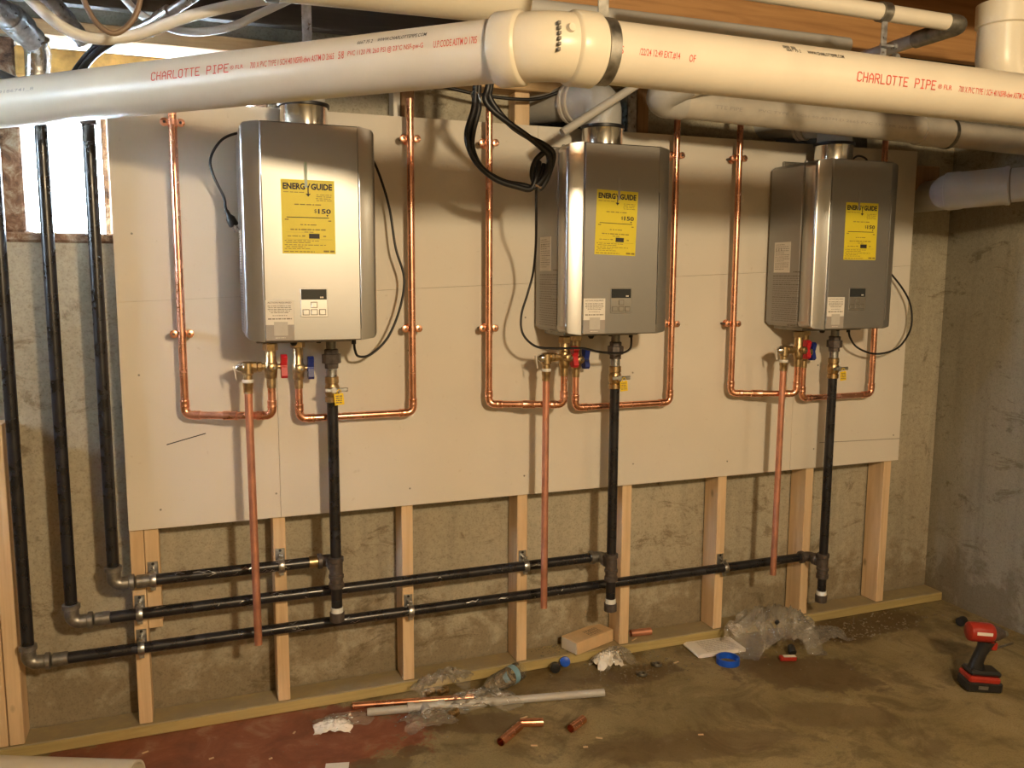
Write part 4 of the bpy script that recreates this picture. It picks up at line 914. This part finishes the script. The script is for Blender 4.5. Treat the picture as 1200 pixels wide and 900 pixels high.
# upper left tangle of conduit, cable and foil
solo('steel_conduit', 'fat shiny steel conduit in the top left corner of the frame', 'conduit', MB().tube([(-0.285, -0.27, 2.055), (-0.20, -0.155, 2.02), (-0.155, -0.075, 1.985)], 0.032, 20).lathe((-0.195, -0.148, 2.018), (0.48, 0.80, -0.36), [(0.032, 0), (0.036, 0.001), (0.036, 0.05), (0.032, 0.051)], 20), M['galv'])
solo('foil_sleeve', 'crinkled silver foil sleeve hanging below the fat steel conduit', 'duct', MB().tube([(-0.152, -0.070, 1.987), (-0.150, -0.050, 1.96), (-0.155, -0.045, 1.90), (-0.160, -0.042, 1.83)], [0.034, 0.032, 0.029, 0.032], 24), M['foil'])
solo('steel_conduit', 'second shiny steel conduit, right of the fat one at top left', 'conduit', MB().tube([(-0.115, -0.225, 2.066), (-0.07, -0.155, 2.025), (-0.042, -0.10, 1.99)], 0.024, 20), M['galv'])
solo('white_cable', 'thick white cable sagging in an arc across the top left', 'cable', MB().tube(spline([(-0.150, -0.62, 2.03), (-0.095, -0.60, 1.955), (-0.030, -0.60, 1.895), (0.035, -0.60, 1.877), (0.115, -0.61, 1.892), (0.210, -0.64, 1.928), (0.30, -0.66, 1.955), (0.40, -0.66, 1.985), (0.55, -0.60, 2.04)], 8), 0.0118, 12), M['white_vinyl'])
solo('white_cable', 'second white cable, hanging beside the arc near the tan pipe', 'cable', MB().tube(spline([(0.075, -0.30, 2.05), (0.120, -0.40, 1.985), (0.205, -0.46, 1.945), (0.30, -0.50, 1.952), (0.38, -0.52, 1.990), (0.46, -0.50, 2.04)], 8), 0.009, 10), M['white_vinyl'])
solo('brown_cable', 'brown cable looping in a circle at the top left', 'cable', MB().tube(spline([(0.02, -0.80, 2.05), (0.020, -0.80, 1.95), (0.042, -0.80, 1.872), (0.080, -0.80, 1.842), (0.120, -0.80, 1.880), (0.130, -0.80, 1.95), (0.10, -0.79, 2.04)], 8), 0.0052, 10), M['brown_cable'])
cc = thing('thin_conduit', 'thin steel conduit with a screw coupling above the white cable arc', 'conduit', (0.16, -0.5, 1.97))
part('length', MB().tube([(0.06, -0.42, 1.925), (0.155, -0.50, 1.955), (0.25, -0.60, 2.00), (0.36, -0.66, 2.065)], 0.0115, 12), M['galv'], cc)
part('coupling', MB().lathe((0.150, -0.496, 1.953), (0.6, -0.6, 0.28), [(0.012, 0), (0.017, 0.002), (0.017, 0.045), (0.012, 0.047)], 12), M['galv'], cc)
solo('black_cable', 'black cable pair crossing behind the white arc at top left', 'cable', MB().tube(spline([(0.10, -0.055, 2.034), (0.036, -0.062, 2.02), (0.003, -0.065, 1.996), (-0.035, -0.07, 1.955), (-0.070, -0.075, 1.90), (-0.082, -0.08, 1.855)], 8), 0.0095, 10).tube(spline([(0.13, -0.062, 2.034), (0.060, -0.085, 2.01), (0.020, -0.090, 1.985), (-0.02, -0.092, 1.95), (-0.055, -0.094, 1.90)], 8), 0.0095, 10), M['rubber'])
solo('black_cable', 'black cable at the left edge, entering above the big white pipe', 'cable', MB().tube(spline([(-0.50, -0.12, 1.95), (-0.33, -0.14, 1.915), (-0.24, -0.10, 1.893), (-0.19, -0.07, 1.875)], 8), 0.010, 10), M['rubber'])

# black cable bundle left of the middle heater
bd = thing('cable_bundle', 'looped bundle of black cable hanging left of the middle heater', 'cable', (1.03, -0.42, 1.62))
import itertools
base1 = [(0.940, -0.515, 2.075), (0.934, -0.44, 1.960), (0.934, -0.42, 1.865), (0.934, -0.42, 1.83), (0.915, -0.42, 1.77), (0.916, -0.42, 1.725), (0.945, -0.42, 1.680), (1.00, -0.42, 1.648), (1.06, -0.42, 1.634), (1.095, -0.42, 1.628), (1.115, -0.42, 1.66), (1.128, -0.41, 1.70)]
base2 = [(0.975, -0.515, 2.075), (0.972, -0.44, 1.960), (0.970, -0.42, 1.892), (0.966, -0.42, 1.86), (0.986, -0.42, 1.828), (1.03, -0.42, 1.795), (1.082, -0.42, 1.770), (1.125, -0.42, 1.748), (1.150, -0.42, 1.722), (1.146, -0.42, 1.68), (1.128, -0.42, 1.645), (1.108, -0.42, 1.630)]
base3 = [(1.140, -0.415, 1.735), (1.110, -0.41, 1.705), (1.100, -0.41, 1.668), (1.110, -0.41, 1.636)]
for j, bs in enumerate((base1, base2)):
    for q in (-1, 1):
        pts = [Vector(p) + Vector((q * 0.0075 + 0.003 * math.sin(i * 1.7 + q), q * 0.004, 0.004 * math.cos(i * 1.3 + j + q))) for i, p in enumerate(bs)]
        part('strand', MB().tube(spline(pts, 7), 0.0082, 10), M['rubber'], bd)
part('strand', MB().tube(spline(base3, 7), 0.0080, 10), M['rubber'], bd)
part('wire_tie', MB().tube([(0.934 + 0.015 * math.cos(a), -0.42 + 0.012 * math.sin(a), 1.868 + 0.006 * math.sin(2 * a)) for a in [q * math.pi / 8 for q in range(17)]], 0.002, 6).tube([(0.934, -0.434, 1.868), (0.940, -0.438, 1.845)], 0.002, 6), M['galv'], bd, 'silver wire tie')
part('wire_tie', MB().tube([(1.108 + 0.014 * math.cos(a), -0.42 + 0.012 * math.sin(a), 1.634 + 0.004 * math.sin(2 * a)) for a in [q * math.pi / 8 for q in range(17)]], 0.003, 6), M['brown_cable'], bd)
solo('sagging_cable', 'thin black cable sagging under the tan beam behind the bundle', 'cable', MB().tube(spline([(0.80, -0.01, 1.985), (0.95, -0.012, 1.972), (1.08, -0.015, 1.955), (1.20, -0.02, 1.950), (1.28, -0.02, 1.958), (1.355, -0.03, 1.985)], 8), 0.0055, 10), M['rubber'])

# ------------------------------------------------------------------ litter on the floor
def hollow(label, a, b_, r, group=None, material='copper', name='copper_offcut', cat='copper offcut'):
    a = Vector(a); b_ = Vector(b_); a.z = b_.z = r + 0.0008
    solo(name, label, cat, MB().pipe(a, b_, r, 0.0016, 18), M[material], group)
hollow('copper offcut lying nearest the camera, lower of the crossed pair', (1.005, -0.428, 0), (1.092, -0.362, 0), 0.0135, 'short copper offcuts on the floor')
hollow('copper offcut with its end against the other, upper of the crossed pair', (1.100, -0.345, 0), (1.168, -0.366, 0), 0.0130, 'short copper offcuts on the floor')
hollow('single copper offcut on bare floor right of the crossed pair', (1.232, -0.432, 0), (1.292, -0.395, 0), 0.0135, 'short copper offcuts on the floor')
o = MB().pipe((1.700, 0.048, 0.0520), (1.782, 0.040, 0.0520), 0.0135, 0.0016, 18)
solo('copper_offcut', 'copper offcut on the timber plate right of a stud', 'copper offcut', o, M['copper_old'], 'short copper offcuts on the floor')
hollow('long copper tube lying beside the plate among the plastic', (0.632, -0.058, 0), (1.015, -0.140, 0), 0.0111, None, 'copper', 'copper_tube', 'copper pipe')
gp = thing('plastic_pipe', 'thin grey plastic pipe with a tee lying on the floor', 'pipe', (0.9, -0.16, 0))
part('long_length', MB().pipe((0.905, -0.160, 0.0135), (1.432, -0.262, 0.0135), 0.0127, 0.003, 18), M['pvc_grey'], gp)
part('short_length', MB().pipe((0.668, -0.118, 0.0135), (0.800, -0.141, 0.0135), 0.0127, 0.003, 18), M['pvc_grey'], gp)
dgp = Vector((0.237, -0.042, 0)).normalized()
part('tee', MB().tube([(0.795, -0.140, 0.0145), (0.910, -0.161, 0.0145)], 0.0150, 18).lathe((0.793, -0.1397, 0.0165), dgp, [(0.0155, 0), (0.0165, 0.001), (0.0165, 0.02), (0.0155, 0.021)], 18).lathe((0.890, -0.1573, 0.0165), dgp, [(0.0155, 0), (0.0165, 0.001), (0.0165, 0.02), (0.0155, 0.021)], 18).lathe((0.848, -0.150, 0.0165), (-0.15, -1, 0), [(0.0145, 0), (0.0145, 0.020), (0.0165, 0.022), (0.0165, 0.045), (0.012, 0.046)], 18), M['pvc_grey'], gp)
# brass fittings beside the tee
def brass_bit(x, y, label):
    solo('brass_fitting', label, 'pipe fitting', MB().lathe((x, y, 0.013), (0.9, 0.4, 0.0), [(0.009, 0), (0.012, 0.001), (0.012, 0.014), (0.009, 0.016), (0.009, 0.024), (0.0125, 0.025), (0.0125, 0.036), (0.008, 0.037)], 12), M['brass'], 'loose brass fittings')
brass_bit(0.905, -0.225, 'loose brass fitting in front of the grey tee'); brass_bit(0.868, -0.070, 'loose brass fitting behind the copper tube, left'); brass_bit(0.915, -0.075, 'loose brass fitting behind the copper tube, right')

# bottle
bt = thing('water_bottle', 'clear water bottle with a blue band lying by the plate', 'bottle', (1.1, -0.08, 0.033))
ba = Vector((1.213, -0.058, 0.036)); bdv = Vector((-0.238, -0.128, -0.004)).normalized()
prof = [(0.020, 0.004), (0.028, 0.0), (0.032, 0.006), (0.032, 0.028), (0.030, 0.032), (0.032, 0.036), (0.032, 0.10), (0.030, 0.104), (0.032, 0.108), (0.032, 0.13), (0.026, 0.155), (0.016, 0.175), (0.0125, 0.180), (0.0125, 0.195)]
part('shell', MB().lathe(ba, bdv, prof, 24), M['pet'], bt)
part('paper_band', MB().lathe(ba, bdv, [(0.0325, 0.036), (0.0325, 0.060)], 24, caps=False), mat('bottle_band_blue', (0.20, 0.38, 0.52), 0.4), bt, 'blue paper band')
part('neck_ring', MB().lathe(ba, bdv, [(0.013, 0.184), (0.0155, 0.185), (0.0155, 0.189), (0.013, 0.190)], 20), M['pet'], bt)
# crumpled clear film
def crumple(label, cx, cy, rx, ry, hz, seed, material, name='plastic_bag', cat='plastic bag', ang=0.0, n=26, z0=0.001, group=None):
    mb = MB(); vs = []; off = Vector((seed * 7.3, seed * 3.1, 0)); ca, sa = math.cos(ang), math.sin(ang)
    for i in range(n + 1):
        for j in range(n + 1):
            u = i / n * 2 - 1; w = j / n * 2 - 1
            p = Vector((u, w, 0)) * 2.2 + off
            rr = math.sqrt(max(0, 1 - min(1, (u * u * 0.75 + w * w * 0.75))))
            fx = u * rx * (1 + 0.35 * noise.noise(p * 0.9)); fy = w * ry * (1 + 0.35 * noise.noise(p * 0.9 + Vector((5, 2, 1))))
            rid = 1 - math.sqrt(noise.noise(p * 1.1 + Vector((1, 1, 9))) ** 2 + 0.004) * 2
            fold = 1 - math.sqrt(noise.noise(p * 2.4 + Vector((3, 7, 2))) ** 2 + 0.01) * 2
            z = hz * rr * (0.35 + 0.45 * rid + 0.30 * fold) + 0.002 * noise.noise(p * 5)
            vs.append(Vector((cx + fx * ca - fy * sa, cy + fx * sa + fy * ca, max(z0, z + z0))))
    fs = [(i * (n + 1) + j, (i + 1) * (n + 1) + j, (i + 1) * (n + 1) + j + 1, i * (n + 1) + j + 1) for i in range(n) for j in range(n)]
    mb.add(vs, fs)
    return solo(name, label, cat, mb, M[material], group)
crumple('big crumpled clear plastic bag against the plate between two studs', 2.215, -0.125, 0.165, 0.105, 0.165, 1, 'film', ang=-0.25, n=36)
crumple('clear plastic bag tail spread on the floor right of the big bag', 2.42, -0.150, 0.11, 0.05, 0.05, 2, 'film', ang=0.1)
crumple('clear plastic wrap over the grey tee and bottle neck', 1.040, -0.175, 0.105, 0.055, 0.055, 3, 'film', ang=-0.2)
crumple('clear plastic wrap in front of the grey tee', 0.84, -0.215, 0.085, 0.05, 0.035, 4, 'film', ang=0.1)
crumple('clear plastic scrap propped behind the copper tube', 0.935, -0.040, 0.10, 0.028, 0.085, 6, 'film', ang=0.15)
crumple('small white filled plastic bag in front of the cardboard box', 1.548, -0.058, 0.055, 0.038, 0.055, 5, 'paper', ang=0.1)
crumple('clear sleeve around the small white bag', 1.575, -0.050, 0.075, 0.045, 0.06, 8, 'film', ang=0.1)
crumple('white crumpled cloth scrap on the red paint patch', 0.555, -0.155, 0.058, 0.032, 0.026, 9, 'paper', 'cloth_scrap', 'cloth scrap', -0.25)
crumple('clear wrapper beside the white cloth scrap', 0.590, -0.130, 0.085, 0.035, 0.028, 10, 'film', 'plastic_wrapper', 'plastic wrapper', -0.1)
solo('paper_scrap', 'small white paper scrap at the bottom edge of the frame', 'paper', MB().box((0.500, -0.385, 0.0008), (0.566, -0.348, 0.0018), 0.0, Matrix.Rotation(R(-14), 3, 'Z')), M['paper'])
# caps
solo('round_stopper', 'black round cap by the plate, left of the blue cap', 'cap', MB().lathe((1.350, -0.040, 0.019), (-0.30, -0.95, 0.1), [(0.017, 0), (0.018, 0.003), (0.018, 0.020), (0.010, 0.022)], 20), M['black_plastic'])
solo('bottle_top', 'small blue bottle cap by the plate, right of the black cap', 'cap', MB().lathe((1.394, -0.030, 0.026), (-0.35, -0.9, 0.25), [(0.017, 0), (0.018, 0.002), (0.018, 0.010), (0.016, 0.011)], 20), M['blue_bright'])
solo('blue_ring', 'open blue plastic ring on the floor beside the white leaflet', 'ring', MB().lathe((1.965, -0.196, 0.0008), (0.0, 0.0, 1), [(0.036, 0), (0.042, 0), (0.042, 0.022), (0.036, 0.022), (0.036, 0)], 28, caps=False), M['blue_bright'])
# box of cardboard on the plate
bx = thing('cardboard_box', 'small tan cardboard box tilted across the timber plate', 'box', (1.50, 0.035, 0.0385))
rz = Matrix.Rotation(R(20), 3, 'Z'); c_ = Vector((1.517, 0.043, 0.0))
def rb(lo, hi, bev=0.0):
    mb = MB().box(lo, hi, bev); mb.v = [rz @ q + Vector((c_.x, c_.y, 0.0390)) for q in mb.v]; return mb
part('carton', rb((-0.095, -0.042, 0), (0.095, 0.042, 0.046), 0.002), M['cardboard'], bx)
part('side_flap', rb((-0.0965, -0.038, 0.003), (-0.0951, 0.038, 0.043), 0.0), M['pvc_fit'], bx, smooth=False)
pt = MB()
for q in range(5): scribble(pt, Vector((-0.012, -0.026 + q * 0.0095, 0.0464)), (1, 0, 0), (0, 1, 0), 0.066, 0.006 if q in (1, 3) else 0.0035, 300 + q, 0.012)
pt.v = [rz @ q + Vector((c_.x, c_.y, 0.0390)) for q in pt.v]
part('carton_print', pt, M['grey_ink'], bx, smooth=False)
# leaflet
lf = thing('leaflet', 'folded white leaflet on the floor at the plate, left of the big bag', 'leaflet', (1.98, -0.075, 0))
rz2 = Matrix.Rotation(R(-3), 3, 'Z')
def rl(mb): mb.v = [rz2 @ q + Vector((1.985, -0.078, 0)) for q in mb.v]; return mb
pg_ = MB()
cols = [(-0.095, 0.012), (-0.100, 0.008), (-0.098, 0.003), (-0.090, 0.001)]
prof2 = [(0.10, 0.001)] + [(-0.088, 0.001)] + cols[::-1][1:] + [(-0.085, 0.0155), (0.10, 0.013)]
pg_.prism([(x, -0.058, z) for x, z in prof2], (0, 0.112, 0))
part('sheet', rl(pg_), M['paper'], lf)
pt = MB()
for q in range(9): scribble(pt, Vector((-0.055, -0.045 + q * 0.0105, 0.0158)), (1, 0, 0), (0, 1, 0), 0.135, 0.0022, 400 + q, 0.012)
part('leaflet_print', rl(pt), M['grey_ink'], lf, smooth=False)
# utility bits under the big bag
kn = thing('red_cutter', 'small red and black pipe cutter half under the big plastic bag', 'tool', (2.19, -0.245, 0))
part('handle', MB().box((2.150, -0.268, 0.001), (2.212, -0.246, 0.020), 0.004, Matrix.Rotation(R(-18), 3, 'Z')), M['drill_red'], kn)
part('knob', MB().lathe((2.222, -0.232, 0.012), (0.35, 0.8, 0.5), [(0.014, 0), (0.016, 0.004), (0.013, 0.030), (0.010, 0.034)], 14), M['black_plastic'], kn)
part('paper_tag', MB().box((2.160, -0.272, 0.0205), (2.205, -0.254, 0.0212), 0.0, Matrix.Rotation(R(-18), 3, 'Z')), M['paper'], kn, smooth=False)
solo('plastic_bead', 'tiny black knob resting on the big plastic bag', 'knob', MB().lathe((2.175, -0.190, 0.118), (0.2, -0.6, 0.8), [(0.007, 0), (0.0075, 0.002), (0.0075, 0.012), (0.004, 0.014)], 12), M['black_plastic'])
# foreground white pipe
fp_ = thing('floor_pipe', 'fat white pipe lying on the floor at the bottom left corner', 'drain pipe', (-0.3, -0.2, 0))
fa = Vector((0.010, -0.352, 0.0580)); fb = Vector((-0.600, -0.088, 0.0580))
part('pipe_length', MB().pipe(fa, fb, 0.0572, 0.006, 40), M['pvc'], fp_)
# curled steel washers and gravel
for k, (x, y, l) in enumerate(((1.625, -0.172, 'rusty ring washer on the damp spot, left one'), (1.712, -0.125, 'rusty ring washer on the damp spot, right one'))):
    solo('ring_washer', l, 'washer', MB().lathe((x, y, 0.001), (0.05, 0.1, 1), [(0.011, 0), (0.018, 0.0), (0.019, 0.004), (0.018, 0.009), (0.011, 0.007), (0.011, 0)], 16, caps=False), M['galv_dark'], 'ring washers by the plate')
gr = MB(); rng = random.Random(11)
def grit(x, y, s, z=0.0):
    a = rng.uniform(0, 6.28); q = [Vector((math.cos(a + k * 1.57) * s * rng.uniform(.6, 1.2), math.sin(a + k * 1.57) * s * rng.uniform(.6, 1.2), 0)) for k in range(4)]
    o_ = Vector((x, y, z + 0.0006)); gr.add([o_ + v_ for v_ in q] + [o_ + Vector((0, 0, s * 0.8))], [(0, 1, 4), (1, 2, 4), (2, 3, 4), (3, 0, 4)])
for _ in range(260): grit(rng.gauss(2.65, 0.22), rng.uniform(-0.20, -0.02), rng.uniform(0.002, 0.006))
for _ in range(220): grit(rng.gauss(1.62, 0.12), rng.uniform(-0.20, -0.02), rng.uniform(0.002, 0.005))
for _ in range(260): grit(rng.uniform(0.3, 3.0), rng.triangular(-1.0, -0.01, -0.1), rng.uniform(0.0015, 0.0045))
for _ in range(120): grit(rng.gauss(1.42, 0.06), rng.uniform(0.005, 0.085), rng.uniform(0.002, 0.005), 0.038)
solo('floor_grit', 'dark crumbs of concrete and dirt strewn along the plate', 'grit', gr, M['wall_side'], None, False, 'stuff')
chips = MB()
for (x, y, L, a) in ((0.20, -0.20, 0.014, 0.3), (0.44, -0.14, 0.012, 1.0), (0.36, -0.26, 0.010, 0.4), (1.10, -0.46, 0.02, -0.4), (1.24, -0.52, 0.014, -0.2), (1.30, -0.49, 0.02, -0.6), (1.60, -0.58, 0.016, -0.3), (1.79, -0.13, 0.022, 0.2), (1.36, -0.24, 0.010, 0.1), (1.13, -0.30, 0.026, 0.2), (1.70, 0.02, 0.03, 0.5), (0.02, -0.10, 0.018, 0.4)):
    chips.box((x - L / 2, y - 0.0025, 0.0008 if y < 0 else 0.039), (x + L / 2, y + 0.0025, 0.003 if y < 0 else 0.041), 0.0, Matrix.Rotation(a, 3, 'Z'))
solo('wood_chips', 'pale wood chips and plastic slivers scattered over the floor', 'chips', chips, M['cardboard'], None, False, 'stuff')
# driver on the floor at right
dv = thing('impact_driver', 'red and black cordless driver standing on its battery at right', 'power tool', (2.66, -0.66, 0))
X = Vector((0.925, -0.38, 0)).normalized(); Y_ = Vector((0.38, 0.925, 0)).normalized(); Z_ = Vector((0, 0, 1)); D0 = Vector((2.655, -0.655, 0.0008))
lean = Matrix.Rotation(R(4), 3, Y_)
def P(x, y, z): return D0 + lean @ (X * x + Y_ * y + Z_ * z)
def dbox(x0, x1, y0, y1, z0, z1, bev, sx=0.0):
    mb = MB().box((x0, y0, z0), (x1, y1, z1), bev); mb.v = [P(q.x + sx * (q.z - z0), q.y, q.z) for q in mb.v]; return mb
part('battery', dbox(-0.060, 0.062, -0.038, 0.038, 0.0, 0.040, 0.008), M['black_plastic'], dv)
part('battery_top', dbox(-0.056, 0.050, -0.040, 0.040, 0.034, 0.056, 0.006), M['drill_red'], dv, 'red battery shoulder')
part('foot', dbox(-0.052, 0.056, -0.034, 0.034, 0.056, 0.074, 0.007, -0.1), M['black_plastic'], dv)
hp = MB()
rings = [(-0.018, 0.070, 0.030, 0.022), (-0.020, 0.095, 0.022, 0.019), (-0.012, 0.125, 0.021, 0.019), (-0.002, 0.150, 0.023, 0.021), (0.004, 0.172, 0.028, 0.024)]
nseg = 18
for (cx_, cz_, ra, rb_) in rings:
    for k in range(nseg):
        a = 2 * math.pi * k / nseg; hp.v.append(P(cx_ + ra * math.cos(a), rb_ * math.sin(a), cz_))
for i in range(len(rings) - 1):
    for k in range(nseg): hp.f.append((i * nseg + k, i * nseg + (k + 1) % nseg, (i + 1) * nseg + (k + 1) % nseg, (i + 1) * nseg + k))
part('handle', hp, M['black_plastic'], dv)
hx = P(-0.066, 0, 0.200); ax = (P(0.1, 0, 0.200) - P(0, 0, 0.200)).normalized()
part('motor_housing', MB().lathe(hx, ax, [(0.024, 0), (0.031, 0.004), (0.033, 0.012), (0.033, 0.070), (0.031, 0.080), (0.028, 0.084)], 26), M['drill_red'], dv, 'red motor housing')
part('nose_cone', MB().lathe(hx + ax * 0.082, ax, [(0.029, 0), (0.028, 0.006), (0.022, 0.024), (0.015, 0.036), (0.013, 0.040)], 22), M['dark_fitting'], dv)
part('chuck', MB().lathe(hx + ax * 0.120, ax, [(0.011, 0), (0.011, 0.010), (0.008, 0.014)], 16), M['galv_dark'], dv)
part('trigger', dbox(0.020, 0.040, -0.008, 0.008, 0.140, 0.168, 0.004), M['drill_red'], dv)
part('name_plate', dbox(-0.050, 0.002, -0.0338, -0.0315, 0.200, 0.211, 0.0005), M['paper'], dv, 'pale strip', False)
part('battery_plate', dbox(-0.022, 0.010, -0.0392, -0.0378, 0.014, 0.026, 0.0), M['galv_dark'], dv, smooth=False)
solo('black_socket', 'small black socket lying behind the driver near the right wall', 'socket', MB().lathe((3.06, -0.235, 0.019), (-0.9, -0.3, 0.0), [(0.018, 0), (0.018, 0.03), (0.012, 0.031)], 16), M['black_plastic'])
solo('driver_bit', 'long dark driver bit lying on the floor at the right edge', 'tool bit', MB().tube([(2.90, -0.46, 0.006), (3.08, -0.44, 0.006)], 0.0042, 8), M['galv_dark'])
lp = MB().box((3.125, -0.60, 0.001), (3.185, -0.50, 0.45), 0.006)
solo('pale_post', 'pale upright board end standing at the right edge of the frame', 'post', lp, M['pvc_old'])
